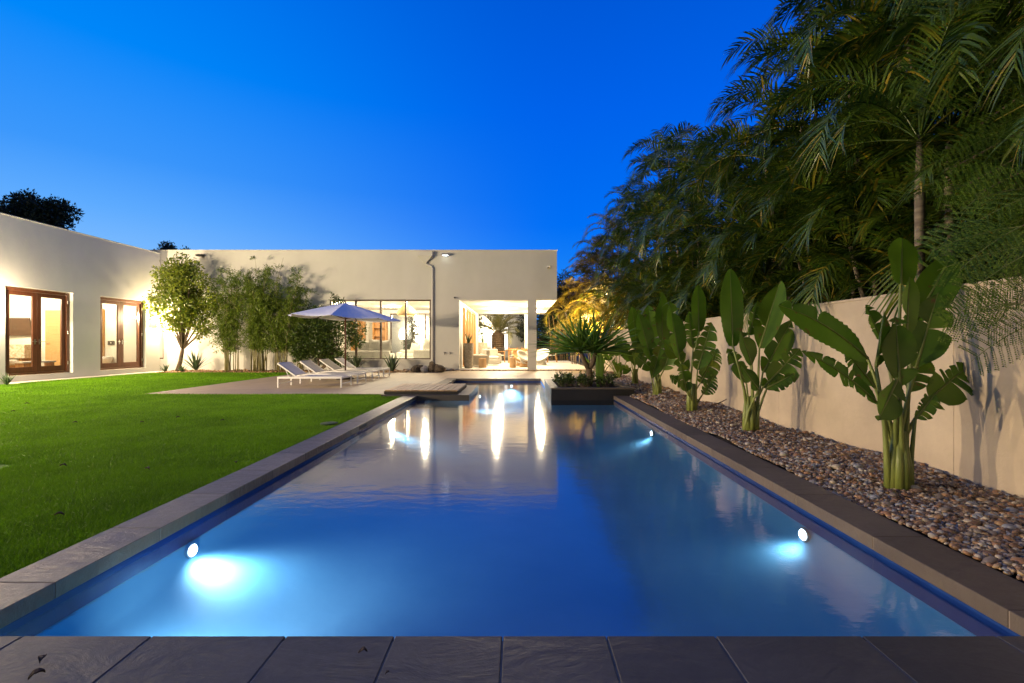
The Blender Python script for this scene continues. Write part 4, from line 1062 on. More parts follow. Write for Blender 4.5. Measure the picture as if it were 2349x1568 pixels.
def lounger():
    r = empty('sun_lounger', '', 'sun lounger', (0,0,0), group='white sun loungers in a row on the patio')
    # local: x along length (feet at +x), y width, z up; origin at centre of near side legs
    L0, L1, Wd, H = -.80, .81, .70, .275
    g = MB(); 
    g.box(L0, L1, 0, .032, H-.05, H); g.box(L0, L1, Wd-.032, Wd, H-.05, H); g.box(L1-.032, L1, .032, Wd-.032, H-.05, H); g.box(L0, L0+.032, .032, Wd-.032, H-.05, H)
    g.build('frame', M['white_metal'], r, bevel=.003, seg=1)
    for x in (L0, L1-.032):
        for y in (0, Wd-.032):
            g = MB(); g.box(x, x+.032, y, y+.032, 0, H-.051); g.build('leg', M['white_metal'], r, bevel=.002, seg=1)
    for x in (L0+.003, L1-.029):
        g = MB(); g.box(x, x+.02, .033, Wd-.033, .09, .11); g.build('stretcher', M['white_metal'], r)
    # seat sling
    g = MB(); nx = 14; V = []; ny = 6; hx = -.36
    for j in range(ny+1):
        for i in range(nx+1):
            x = hx+(L1-.034-hx)*i/nx; y = .03+(Wd-.06)*j/ny
            V.append((x, y, H+.004-.018*math.sin(math.pi*j/ny)*math.sin(math.pi*i/nx)))
    g.add(V, [(j*(nx+1)+i, j*(nx+1)+i+1, (j+1)*(nx+1)+i+1, (j+1)*(nx+1)+i) for j in range(ny) for i in range(nx)])
    o = g.build('seat', M['sling'], r, smooth=True); sd_ = o.modifiers.new('t', 'SOLIDIFY'); sd_.thickness = .006
    # backrest
    tx, tz = -.81, .60
    g = MB(); a = Vector((hx, .045, H+.01)); b_ = Vector((tx, .045, tz))
    g.bar(a, b_, .03, .03); g.bar(a+Vector((0, Wd-.09, 0)), b_+Vector((0, Wd-.09, 0)), .03, .03); g.bar(b_+Vector((0, .015, 0)), b_+Vector((0, Wd-.105, 0)), .028, .028)
    g.build('back_frame', M['white_metal'], r)
    V = []
    for j in range(ny+1):
        for i in range(nx+1):
            f = i/nx; p = a.lerp(b_, f); y = .03+(Wd-.06)*j/ny; sg = -.02*math.sin(math.pi*j/ny)*math.sin(math.pi*f)
            V.append((p.x-sg*.5, y, p.z+.018+sg))
    g = MB(); g.add(V, [(j*(nx+1)+i, j*(nx+1)+i+1, (j+1)*(nx+1)+i+1, (j+1)*(nx+1)+i) for j in range(ny) for i in range(nx)])
    o = g.build('backrest', M['sling'], r, smooth=True); sd_ = o.modifiers.new('t', 'SOLIDIFY'); sd_.thickness = .006
    for y in (.05, Wd-.05):
        g = MB(); g.tube([(-.62, y, .465), (-.52, y, .235), ], .010, 8); g.build('support', M['white_metal'], r)
    return r
l0 = lounger()
ls = [(-5.21, 11.36, 'white sun lounger nearest the camera, first of the row'), (-5.22, 12.55, 'second white sun lounger of the row counted from the camera'), (-5.22, 13.80, 'third white sun lounger, its foot end right of the umbrella pole'), (-5.20, 14.92, 'farthest white sun lounger of the row, nearest the window')]
for i, (x, y, lb) in enumerate(ls):
    o = l0 if i == 0 else copy_tree(l0); o.location = (x, y, .0); o['label'] = lb

# ================================================================ PLANTS
M['palm'] = leafmat('areca_leaf', (.030, .075, .008), (.11, .16, .012), .3, .3, (.36, .25, .02))
M['palm_lamplit'] = leafmat('lamplit_palm_leaf', (.14, .13, .015), (.26, .19, .018), .45, .3, (.30, .16, .02))  # lit copy of the areca leaf: orange lamp glow put into the colour
M['phoenix'] = leafmat('date_palm_leaf', (.09, .10, .03), (.16, .14, .04), .5, .25)
M['stem_green'] = mat('green_stem', (.24, .27, .06), .45, (.11, .15, .025), 3, .3, 30, stretch=(4, 4, .5))
M['strel'] = leafmat('strelitzia_leaf', (.065, .15, .010), (.12, .22, .014), .32, .35, (.20, .27, .02), brown=1)
M['citrus'] = leafmat('tree_leaf', (.09, .16, .012), (.30, .34, .03), .4, .3)
M['bamboo'] = leafmat('bamboo_leaf', (.07, .13, .012), (.20, .27, .025), .45, .35)
M['bamboo_stem'] = mat('bamboo_culm', (.22, .19, .07), .45, (.12, .11, .04), 5, .2, 20)
M['shrub'] = leafmat('shrub_leaf', (.03, .065, .010), (.08, .12, .015), .4, .3)
M['darkleaf'] = leafmat('dark_leaf', (.010, .022, .006), (.028, .045, .010), .5, .25)
M['fern'] = leafmat('feathery_leaf', (.04, .11, .012), (.22, .32, .04), .4, .35)
M['pandan'] = leafmat('strap_leaf', (.06, .15, .02), (.16, .26, .03), .35, .3)

def rotz(V, a):
    c, s = math.cos(a), math.sin(a); return np.stack([V[:, 0]*c-V[:, 1]*s, V[:, 0]*s+V[:, 1]*c, V[:, 2]], 1)

def frond(L, el0, bend, nl=34, lf=.42, lw=.028, droop=.5, vee=.6, r0=.012, t0=.18):
    """pinnate palm frond from the origin towards +X"""
    N = 24; t = np.linspace(0, 1, N); el = el0-bend*t**1.55; ds = L/(N-1)
    x = np.concatenate([[0], np.cumsum(np.cos(el[:-1])*ds)]); z = np.concatenate([[0], np.cumsum(np.sin(el[:-1])*ds)])
    Vs = []; Q = []; T = []
    # rachis, three-sided
    for j in range(N):
        r = r0*(1-.85*t[j]); 
        for k in range(3):
            a = 2*math.pi*k/3+math.pi/2; Vs.append((x[j]-math.sin(el[j])*math.sin(a)*r, math.cos(a)*r, z[j]+math.cos(el[j])*math.sin(a)*r))
    for j in range(N-1):
        for k in range(3): Q.append((j*3+k, j*3+(k+1) % 3, (j+1)*3+(k+1) % 3, (j+1)*3+k))
    V = [np.array(Vs)]; n0 = len(Vs)
    m = nl*2
    tt = np.repeat(t0+(1-t0)*(np.arange(nl)+.5)/nl, 2); sd = np.tile([1., -1.], nl)
    tt = np.clip(tt+rng.normal(0, .004, m), 0, .995)
    px = np.interp(tt, t, x); pz = np.interp(tt, t, z); pe = np.interp(tt, t, el)
    u_ = (tt-t0)/(1-t0); ll = lf*(.35+.65*np.sin(np.pi*(.12+.80*u_)))*rng.uniform(.85, 1.1, m)
    fw = np.radians(20)+np.radians(34)*u_+rng.normal(0, .08, m)     # angle forward
    ve = vee*(1-.5*u_)+rng.normal(0, .12, m)
    ca, sa = np.cos(pe), np.sin(pe)
    tx, tz = ca, sa; nx_, nz_ = -sa, ca
    # direction = forward*sin + side*cos*cos(v) + normal*cos*sin(v)
    dx = tx*np.sin(fw)+nx_*np.cos(fw)*np.sin(ve); dy = sd*np.cos(fw)*np.cos(ve); dz = tz*np.sin(fw)+nz_*np.cos(fw)*np.sin(ve)
    pts = []
    for f, dr, wf in ((0, 0, .7), (.35, .10, 1), (.72, .45, .75), (1, 1, 0)):
        cx = px+dx*ll*f; cy = dy*ll*f; cz = pz+dz*ll*f-droop*ll*dr*.8
        cx2 = cx; pts.append((cx2, cy, cz, wf))
    # width direction: along the rachis
    P = []
    for (cx, cy, cz, wf) in pts[:3]:
        for s in (-1, 1): P.append(np.stack([cx+tx*s*lw/2*wf, cy, cz+tz*s*lw/2*wf], 1))
    P.append(np.stack([pts[3][0], pts[3][1], pts[3][2]], 1))
    P = np.stack(P, 1).reshape(-1, 3); V.append(P); b = n0+np.arange(m)*7
    Q2 = np.concatenate([np.stack([b, b+1, b+3, b+2], 1), np.stack([b+2, b+3, b+5, b+4], 1)]); T2 = np.stack([b+4, b+5, b+6], 1)
    return np.concatenate(V), np.concatenate([np.array(Q), Q2]), T2

def crown(nb, c, n, L, el_rng=(.30, 1.45), bend=1.5, tilt=None, **kw):
    for i in range(n):
        f = (i+.5)/n; az = i*2.39996+random.uniform(-.3, .3)
        el0 = el_rng[0]+(el_rng[1]-el_rng[0])*f+random.uniform(-.12, .12)
        V, Q, T = frond(L*random.uniform(.82, 1.12), el0, bend*random.uniform(.75, 1.2), **kw)
        a = random.uniform(-.35, .35); V = np.stack([V[:, 0], V[:, 1]*math.cos(a)-V[:, 2]*math.sin(a)*.0, V[:, 2]+V[:, 1]*math.sin(a)], 1)
        nb.add(rotz(V, az)+np.array(c), Q, T)

def palm_clump(x, y, stems, label, L=2.0, m_='palm', nl=32, group='areca palms behind the garden wall', nf=10, lf=.44, lw=.026, bend=2.2, sr=.03):
    r = empty('palm_tree', label, 'palm tree', (x, y, 0), group=group)
    tm = MB(); nb = NB()
    for (dx, dy, h) in stems:
        bx, by = x+dx*.35, y+dy*.35
        pts = [Vector((bx+(dx*.65)*f**1.4, by+(dy*.65)*f**1.4, -.1+(h+.1)*f)) for f in np.linspace(0, 1, 7)]
        tm.tube(pts, [sr*1.15, sr, sr*.95, sr*.9, sr*.9, sr*.95, sr*.5], 8)
        crown(nb, (x+dx, y+dy, h-.05), nf, L*random.uniform(.85, 1.1), bend=bend, nl=nl, lf=lf, lw=lw)
    tm.build('trunk', M['palm_bark'], r, world=True, smooth=True)
    nb.build('crown', M[m_], r)
    return r
ordn = ['first', 'second', 'third', 'fourth', 'fifth', 'sixth', 'seventh', 'eighth', 'ninth', 'tenth', 'eleventh', 'twelfth', 'thirteenth', 'fourteenth', 'fifteenth', 'sixteenth', 'seventeenth']
row = [(4.5, 27.0, 7.0), (4.5, 22.8, 7.0), (4.7, 19.0, 7.2), (4.7, 16.3, 7.4), (4.8, 13.9, 7.1), (4.7, 11.9, 6.0), (4.8, 10.2, 4.9), (4.9, 8.8, 4.7), (4.9, 7.6, 6.0), (4.9, 6.7, 6.2), (5.0, 5.8, 6.3), (5.0, 4.7, 6.4), (5.1, 3.6, 6.0), (5.2, 2.4, 5.6), (5.0, 1.0, 5.2)]
for i, (x, y, h) in enumerate(row):
    st = [(random.uniform(-.3, .3), random.uniform(-.3, .3), h-.35), (-.55+random.uniform(-.15, .15), .5, h*.74), (.6, -.4+random.uniform(-.2, .2), h*.84), (-.35, -.55, h*.55), (-.75, .05, h*.38), (-.2, .5, h*.46), (-.5, -.3, h*.28)]
    if i >= 9: st.append((.3, .6, h*.64))
    lamplit = i < 2
    palm_clump(x, y, st, ('golden lamp-lit' if lamplit else 'dark green') + ' clustering palm behind the garden wall, %s from the house end' % ordn[i],
               L=1.65 if i < 9 else 1.7, m_='palm_lamplit' if lamplit else 'palm', nl=30 if i < 5 else 36, lw=.040 if i < 5 else .033, nf=12)
# back row closing the gaps
for i, (x, y, h) in enumerate([(7.2, 24, 6.4), (7.2, 19, 6.2), (7.3, 15, 5.4), (7.2, 12, 5.0), (7.3, 9.5, 5.2), (7.4, 7.2, 6.2), (7.4, 5.2, 6.6), (7.4, 3.2, 6.6), (7.3, 1.2, 6)]):
    st = [(0, 0, h), (-.6, .6, h*.75), (-.6, -.6, h*.55), (-.3, .1, h*.36)]
    palm_clump(x, y, st, 'dark palm in the rear row behind the garden wall, %s from the house end' % ordn[i], L=2.3, nl=26, lw=.05, nf=8, group='palms of the rear row')
# lower palms by the back corner, lamp glow in their leaf colour
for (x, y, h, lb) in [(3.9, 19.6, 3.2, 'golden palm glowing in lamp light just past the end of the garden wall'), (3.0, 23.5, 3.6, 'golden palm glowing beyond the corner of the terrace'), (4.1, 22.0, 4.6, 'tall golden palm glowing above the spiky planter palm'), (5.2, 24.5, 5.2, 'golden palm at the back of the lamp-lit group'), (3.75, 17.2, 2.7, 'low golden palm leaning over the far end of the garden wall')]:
    palm_clump(x, y, [(0, 0, h), (-.5, .3, h*.78), (.4, -.4, h*.6), (-.3, -.5, h*.42)], lb, L=1.7, m_='palm_lamplit', nl=28, lw=.04, nf=9, group='golden palms at the back right corner')
# slim foreground trunks over the wall
for (u, Y, h, lb) in ((2110, 4.15, 3.0, 'slender palm with a bare pale trunk above the largest gravel-bed plant'), (2178, 4.35, 3.2, 'second slender bare-trunked palm, right of the pale trunk')):
    x = (u-1188)*Y/1044; palm_clump(x, Y, [(0, 0, h)], lb, L=1.5, nf=12, nl=38, lf=.36, lw=.022, group='slender palms with bare trunks', sr=.042)
# date palm beyond the terrace
r = empty('date_palm', 'stout date palm with arching fronds seen through the terrace', 'palm tree', (-1.32, 30, 0))
g = MB(); pr = []
for k in range(26):
    z = k*.068; pr.append(((.36 if k % 2 else .41)*(1+.12*(k/26)), z))
g.lathe(pr+[(.25, 1.85), (.02, 2.0)], n=18); g.build('trunk', mat('date_trunk', (.16, .10, .05), .9, (.05, .035, .02), 12, 1, 30, bdist=.04), r)
nb = NB(); crown(nb, (-1.32, 30, 1.75), 34, 2.9, el_rng=(.15, 1.40), bend=1.25, nl=44, lf=.42, lw=.035, droop=.25, vee=.5, r0=.03); nb.build('crown', M['phoenix'], r)

# ---- leafy crowns
def leafcloud(nb, centers, n, size, aspect=.5, flat=.5, shell=.55, droop=.0):
    """centers: list of (x,y,z,rx,ry,rz)"""
    C = np.array(centers); wt = (C[:, 3]*C[:, 4]*C[:, 5])**(2/3); idx = rng.choice(len(C), n, p=wt/wt.sum())
    d = rng.normal(size=(n, 3)); d /= np.linalg.norm(d, axis=1)[:, None]
    rr_ = (shell+(1-shell)*rng.uniform(0, 1, n))**1.0*np.where(rng.uniform(0, 1, n) < .25, rng.uniform(.3, 1, n), 1)
    P = C[idx, :3]+d*C[idx, 3:]*rr_[:, None]
    P += rng.normal(0, .04, P.shape)
    leafset(nb, P, size, aspect, d, droop)
def leafset(nb, P, size, aspect, d=None, droop=0):
    n = len(P); a = rng.normal(size=(n, 3))
    if d is not None: a = a*.8+d*.7
    a[:, 2] -= droop; a /= np.linalg.norm(a, axis=1)[:, None]
    b = rng.normal(size=(n, 3)); b -= a*(a*b).sum(1)[:, None]; b /= np.linalg.norm(b, axis=1)[:, None]
    c = np.cross(a, b); s = size*rng.uniform(.65, 1.3, n)[:, None]
    A = P; B = P+a*s*.45+b*s*aspect*.5+c*s*.06; D = P+a*s*.45-b*s*aspect*.5+c*s*.06; E = P+a*s-c*s*.05
    V = np.stack([A, B, E, D], 1).reshape(-1, 3); q = np.arange(n)[:, None]*4+np.array([0, 1, 2, 3])
    nb.add(V, q)
def blobs(c, R_, n, rmin, rmax, sq=1):
    o = []
    for _ in range(n):
        while True:
            p = rng.uniform(-1, 1, 3)
            if np.linalg.norm(p) <= 1: break
        r = random.uniform(rmin, rmax); o.append((c[0]+p[0]*R_[0], c[1]+p[1]*R_[1], c[2]+p[2]*R_[2], r, r, r*sq))
    return o
def limbs(g, base, fork, tips, r0):
    base, fork = Vector(base), Vector(fork); mid = base.lerp(fork, .5)+Vector((.03, 0, 0))
    g.tube([base, mid, fork], [r0*1.15, r0*.95, r0*.85], 9)
    for tp in tips:
        tp = Vector(tp[:3]); m_ = fork.lerp(tp, .5)+Vector((random.uniform(-.1, .1), random.uniform(-.1, .1), random.uniform(-.05, .12)))
        g.tube([fork, m_, tp], [r0*.5, r0*.3, r0*.10], 6)

# courtyard tree by the corner
r = empty('leafy_tree', 'small leafy tree with a leaning forked trunk lit by the corner sconce', 'tree', (-13.30, 17.75, 0))
bl_ = blobs((-12.80, 17.5, 3.0), (1.2, .75, 1.25), 54, .24, .46)+blobs((-13.35, 17.6, 2.2), (.5, .35, .5), 8, .2, .32)+blobs((-12.5, 17.5, 1.75), (.7, .3, .35), 9, .18, .3)+blobs((-12.9, 17.7, 4.05), (.6, .4, .25), 7, .2, .32)
bl_ = [b for b in bl_ if b[0]-b[3] > -14.2 and b[1]+b[4] < 18.6]
g = MB(); limbs(g, (-13.32, 17.78, -.05), (-13.08, 17.75, .88), bl_[::3], .075); g.build('trunk', M['bark'], r, world=True, smooth=True)
nb = NB(); leafcloud(nb, bl_, 15000, .105, .48); nb.build('crown', M['citrus'], r)

# bamboo
def bamboo(x, y, n, h, rx, label, seed, leaves=7000):
    rs = random.Random(seed); r = empty('bamboo_clump', label, 'bamboo', (x, y, 0), group='bamboo clumps against the house')
    g = MB(); P = []
    for i in range(n):
        bx = x+rs.uniform(-.22, .22)*rx; by = y+rs.uniform(-.12, .12); hh = h*rs.uniform(.62, 1.0); lx = rs.uniform(-.75, .75)*rx; ly = rs.uniform(-.45, .12)
        pts = [Vector((bx+lx*f**2, by+ly*f**2, hh*f-.02)) for f in np.linspace(0, 1, 8)]
        g.tube(pts, [.016, .016, .015, .013, .011, .009, .006, .003], 6)
        nbr = int(leaves/n/26)
        for k in range(nbr):
            f = rs.uniform(.24, 1)**.9; p = Vector((bx+lx*f*f, by+ly*f*f, hh*f)); a = rs.uniform(0, 6.28); l = rs.uniform(.15, .62)*(1.15-f*.65)
            for q in range(26):
                ff = rs.uniform(.15, 1); P.append((p.x+math.cos(a)*l*ff+rs.gauss(0, .03), min(p.y+math.sin(a)*l*ff+rs.gauss(0, .03), 18.6), p.z+l*.35*ff-l*.5*ff*ff+rs.gauss(0, .035)))
    g.build('stem', M['bamboo_stem'], r, world=True, smooth=True)
    nb = NB(); leafset(nb, np.array(P), .12, .16, droop=.5); nb.build('foliage', M['bamboo'], r)
bamboo(-11.15, 17.75, 18, 4.1, 1.25, 'feathery bamboo clump just right of the leafy tree', 1, 15000)
bamboo(-10.15, 17.8, 24, 4.55, 1.3, 'tallest feathery bamboo clump in the middle of the group', 2, 21000)
bamboo(-9.3, 17.85, 16, 4.2, 1.1, 'feathery bamboo clump left of the umbrella edge', 3, 14000)
bamboo(-8.65, 18.1, 8, 3.75, .5, 'slim bamboo plume nearest the umbrella', 4, 6500)
# broad shrub next to the window
r = empty('broad_shrub', 'broad leafy shrub between the bamboo and the big window', 'shrub', (-7.6, 17.9, 0))
bl_ = blobs((-7.55, 17.85, 1.25), (1.35, .45, 1.2), 60, .2, .38)+blobs((-7.05, 17.85, 2.5), (.3, .2, .5), 8, .12, .22)+blobs((-8.0, 17.85, 2.2), (.5, .2, .4), 8, .14, .26)
g = MB()
for s in range(7): limbs(g, (-7.6+random.uniform(-.5, .5), 17.95, -.05), (-7.6+random.uniform(-.7, .7), 17.9, .6), bl_[s::7], .03)
g.build('stem', M['bark'], r, world=True, smooth=True)
nb = NB(); leafcloud(nb, bl_, 16000, .10, .42); nb.build('foliage', M['shrub'], r)
# agaves in the mulch
agave(W(449, 850, 17.6), 26, .85, .05, 'spiky green agave at the foot of the leafy tree', spread=1.0, m_='agave', grp='agaves in the mulch bed')
agave((-13.7, 17.7, 0), 12, .38, .05, 'small low agave at the corner under the narrow window', grp='agaves in the mulch bed')
agave((-12.98, 17.6, 0), 12, .34, .05, 'small agave between the tree trunk and the spiky agave', grp='agaves in the mulch bed')
agave((-6.33, 17.75, 0), 20, .78, .085, 'blue-grey agave at the left end of the big window', spread=.7, grp='agaves in the mulch bed')
agave((-4.9, 17.7, 0), 20, .78, .085, 'blue-grey agave under the middle of the big window', spread=.7, grp='agaves in the mulch bed')
agave((-3.05, 17.85, 0), 12, .26, .04, 'small green tuft by the house wall below the hose taps', 'plant', name='small_plant', m_='shrub')
agave((-13.75, 12.25, -.02), 26, .36, .03, 'dry tufted plant at the base of the wing by the left photo edge', 'plant', name='small_plant', m_='agave')
# rocks
def rock(loc, s, label, m_, sub=3):
    import bmesh
    bm = bmesh.new(); bmesh.ops.create_icosphere(bm, subdivisions=sub, radius=1)
    ph = [random.uniform(0, 6) for _ in range(6)]
    for v in bm.verts:
        c = v.co; k = 1+.16*math.sin(c.x*3+ph[0])*math.sin(c.y*3.3+ph[1])+.12*math.sin(c.z*4+ph[2]+c.x*2)+.06*math.sin(c.x*9+ph[3])*math.sin(c.z*8+ph[4])+random.uniform(-.025, .025)
        v.co = Vector((c.x*s[0]*k, c.y*s[1]*k, c.z*s[2]*k))
    me = bpy.data.meshes.new('rock'); bm.to_mesh(me); bm.free(); me.materials.append(M[m_])
    o = bpy.data.objects.new('rock', me); col.objects.link(o); o.location = loc; tag(o, label, 'rock', 'boulders under the big window')
    return o
rock((-3.88, 17.55, .13), (.22, .16, .17), 'dark rough boulder at the left of the boulder row', 'rock')
rock((-3.58, 17.42, .10), (.13, .12, .15), 'pale grey rounded boulder, second in the boulder row', 'rock_pale')
rock((-3.30, 17.55, .17), (.15, .14, .24), 'tall upright dark boulder right of the pale one', 'rock')
rock((-3.02, 17.5, .12), (.20, .15, .19), 'dark boulder at the right end of the boulder row', 'rock')

# ---- trees beyond the roofs
def dense_tree(c, R_, n, label, leaf=.16, cnt=9000, m_='darkleaf', group=None, rb=(.4, .8)):
    r = empty('tree', label, 'tree', (c[0], c[1], 0), group=group); bl_ = blobs(c, R_, n, *rb)
    g = MB(); limbs(g, (c[0], c[1], -.1), (c[0]+.1, c[1], max(.8, c[2]-R_[2]*1.2)), bl_[::3], .16); g.build('trunk', M['bark'], r, world=True, smooth=True)
    nb = NB(); leafcloud(nb, bl_, cnt, leaf, .45); nb.build('crown', M[m_], r); return r
dense_tree((-22.3, 20.5, 6.6), (2.0, 1.2, 1.1), 44, 'dark tree rising behind the roof of the left wing', .16, 16000, rb=(.3, .55))
dense_tree((-18.0, 23.5, 5.6), (.9, .6, .5), 10, 'small dark treetop just showing above the roof corner', .14, 2500, rb=(.2, .35))
for (c, R_, lb) in [((2.4, 31.5, 1.9), (1.6, .8, 1.6), 'dark bushy tree low behind the railing, right of the front column'), ((3.4, 33, 3.9), (1.3, 1.2, 2.0), 'dark tree just right of the cantilevered roof corner'), ((6.0, 36, 4.0), (2.2, 1.5, 2.8), 'dark tree behind the golden palms'), ((1.6, 36.6, 2.6), (1.6, .8, 1.8), 'dark green tree behind the terrace dining table'),
    ((-4.5, 34.5, 3.0), (1.6, 1.2, 1.6), 'dark tree left of the date palm beyond the terrace')]:
    dense_tree(c, R_, 34, lb, .17, 9000, rb=(.4, .75), group='trees beyond the terrace')
for i, y in enumerate([30, 25, 20, 16, 12, 8.5, 5, 1.5, -2]):
    dense_tree((9.6, y, 3.4), (1.5, 2.3, 2.9), 34, 'dark tree in the backdrop behind the palms, %s from the house end' % ordn[i], .24, 9000, rb=(.7, 1.1), group='backdrop trees behind the palms')
r = empty('conical_shrub', 'dark conical shrub seen through the living room windows', 'shrub', (-7.1, 30.5, 0))
bl_ = [(-7.1+random.uniform(-.2, .2), 30.5+random.uniform(-.2, .2), .4+k*.13, .62-.024*k, .62-.024*k, .22) for k in range(20)]
g = MB(); g.tube([(-7.1, 30.5, -.1), (-7.1, 30.5, 2.8)], [.07, .02], 8); g.build('stem', M['bark'], r, world=True)
nb = NB(); leafcloud(nb, bl_, 5000, .12, .3); nb.build('foliage', M['shrub'], r)
# shrubs right behind the wall closing the low gaps
for i, y in enumerate([21, 17.5, 14.5, 12, 9.8, 7.8, 6.2, 4.6, 3.0, 1.4]):
    r = empty('shrub', 'dark shrub close behind the garden wall, %s from the house end' % ordn[i], 'shrub', (6.1, y, 0), group='dark shrubs behind the garden wall')
    bl_ = blobs((6.1, y, 1.5), (.5, 1.1, 1.1), 22, .35, .6)
    g = MB(); limbs(g, (6.1, y, -.1), (6.1, y, .7), bl_[::4], .05); g.build('stem', M['bark'], r, world=True, smooth=True)
    nb = NB(); leafcloud(nb, bl_, 3500, .2, .35); nb.build('foliage', M['darkleaf'], r)
# slender canes beyond the terrace corner
r = empty('cane_clump', 'cluster of bare golden palm canes beyond the terrace railing', 'palm tree', (2.9, 29.0, 0))
g = MB(); nb = NB()
for k in range(16):
    x = 2.1+k*.11+random.uniform(-.04, .04); y = 29+random.uniform(-.3, .3); h = random.uniform(2.2, 3.4); dx = random.uniform(-.4, .4)
    g.tube([(x, y, 0), (x+dx*.3, y, h*.5), (x+dx, y, h)], [.04, .035, .025], 6)
    if k % 3 == 0: crown(nb, (x+dx, y, h), 6, 1.4, nl=22, lw=.05, bend=1.6)
g.build('trunk', mat('cane', (.42, .28, .09), .6, (.22, .13, .04), 6, .3, 12, stretch=(1, 1, 4)), r, world=True, smooth=True); nb.build('crown', M['palm_lamplit'], r)

# ---- two-headed strap-leaved palm in the planter
r = empty('planter_palm', 'spiky strap-leaved palm with two heads on a forked trunk in the planter', 'palm tree', (1.66, 10.75, .1))
g = MB(); h1 = Vector((1.48, 10.75, .90)); h2 = Vector((1.82, 10.70, .88)); fk = Vector((1.68, 10.75, .50))
g.tube([(1.66, 10.75, .08), (1.70, 10.75, .3), fk], [.085, .07, .075], 10); g.tube([fk, (1.57, 10.75, .68), h1], [.07, .055, .05], 9); g.tube([fk, (1.78, 10.73, .66), h2], [.065, .055, .05], 9)
g.build('trunk', M['bark'], r, world=True, smooth=True)
def strap_head(nb, c, n, L, lean, wd=.05):
    for i in range(n):
        # directions: upper hemisphere plus a little below the horizon, leaning
        f = (i+.5)/n; zc = 1-1.12*f; az = i*2.39996; s = math.sqrt(max(0, 1-zc*zc))
        d = Vector((s*math.cos(az)*1.0, s*math.sin(az)*.8, zc))+Vector(lean)*.3; d.normalize()
        l = L*random.uniform(.8, 1.08)*(1-.12*max(0, zc)); V = []; m = 8; p = Vector(c)
        sd_ = d.cross(Vector((0, 0, 1)));
        if sd_.length < .2: sd_ = Vector((1, .3, 0))
        sd_.normalize(); rl_ = Matrix.Rotation(random.uniform(-.9, .9), 3, d); sd_ = rl_ @ sd_
        for j in range(m):
            t = j/(m-1); dd = (d+Vector((0, 0, -.30*t*t*(1-.5*abs(zc))))).normalized()
            if j: p = p+dd*l/(m-1)
            w_ = wd*(.55+.6*math.sin(math.pi*min(1, t*1.1+.08)))*(1-t**4)
            nn = sd_.cross(dd)
            for q in (-1, 0, 1): V.append(p+sd_*q*w_/2+nn*(w_*.25 if q else 0))
        F = [(j*3+k, j*3+k+1, (j+1)*3+k+1, (j+1)*3+k) for j in range(m-1) for k in range(2)]
        nb.add(np.array([v[:] for v in V]), Q=F)
nb = NB(); strap_head(nb, h1, 84, 1.34, (-.5, 0, .25)); strap_head(nb, h2, 90, 1.38, (.4, 0, .35)); nb.build('crown', M['pandan'], r, smooth=True)
# a few folded-down old leaves
nb = NB()
for (dx, l) in ((.0, .78), (.07, .6)):
    V = []; m = 7
    for j in range(m):
        t = j/(m-1); 
        for q in (-1, 0, 1): V.append((1.86+dx+q*.05*(.6+math.sin(math.pi*t)*.6), 10.55-.05*t+(.02 if q else 0), .84-l*t+.04*math.sin(3*t)))
    nb.add(np.array(V), Q=[(j*3+k, j*3+k+1, (j+1)*3+k+1, (j+1)*3+k) for j in range(m-1) for k in range(2)])
nb.build('hanging_leaf', M['pandan'], r, smooth=True)
# low shrubs in the planter
for i, (x, y, w_, lb) in enumerate([(1.02, 10.2, .20, 'low dark shrub at the left front corner of the planter'), (1.25, 10.65, .26, 'low dark shrub left of the forked trunk in the planter'), (1.47, 10.15, .18, 'small dark shrub before the forked trunk'), (1.98, 10.35, .24, 'low dark shrub right of the forked trunk in the planter'), (2.16, 10.9, .22, 'low dark shrub at the right end of the planter'), (1.1, 11.3, .22, 'low dark shrub at the back left of the planter'), (1.75, 11.4, .2, 'low dark shrub at the back middle of the planter')]):
    r = empty('shrub', lb, 'shrub', (x, y, .1), group='low shrubs in the planter'); nb = NB(); g = MB(); P = []
    for k in range(26):
        a = random.uniform(0, 6.28); q = w_*math.sqrt(random.random()); hh = random.uniform(.10, .27); tp = (x+q*math.cos(a), y+q*math.sin(a), .1+hh)
        g.tube([(x+q*.3*math.cos(a), y+q*.3*math.sin(a), .09), tp], [.005, .003], 5)
        for _ in range(12): P.append((tp[0]+random.gauss(0, .022), tp[1]+random.gauss(0, .022), tp[2]+random.gauss(0, .025)))
    g.build('stem', M['bark'], r, world=True); leafset(nb, np.array(P), .05, .6); nb.build('foliage', M['shrub'], r)

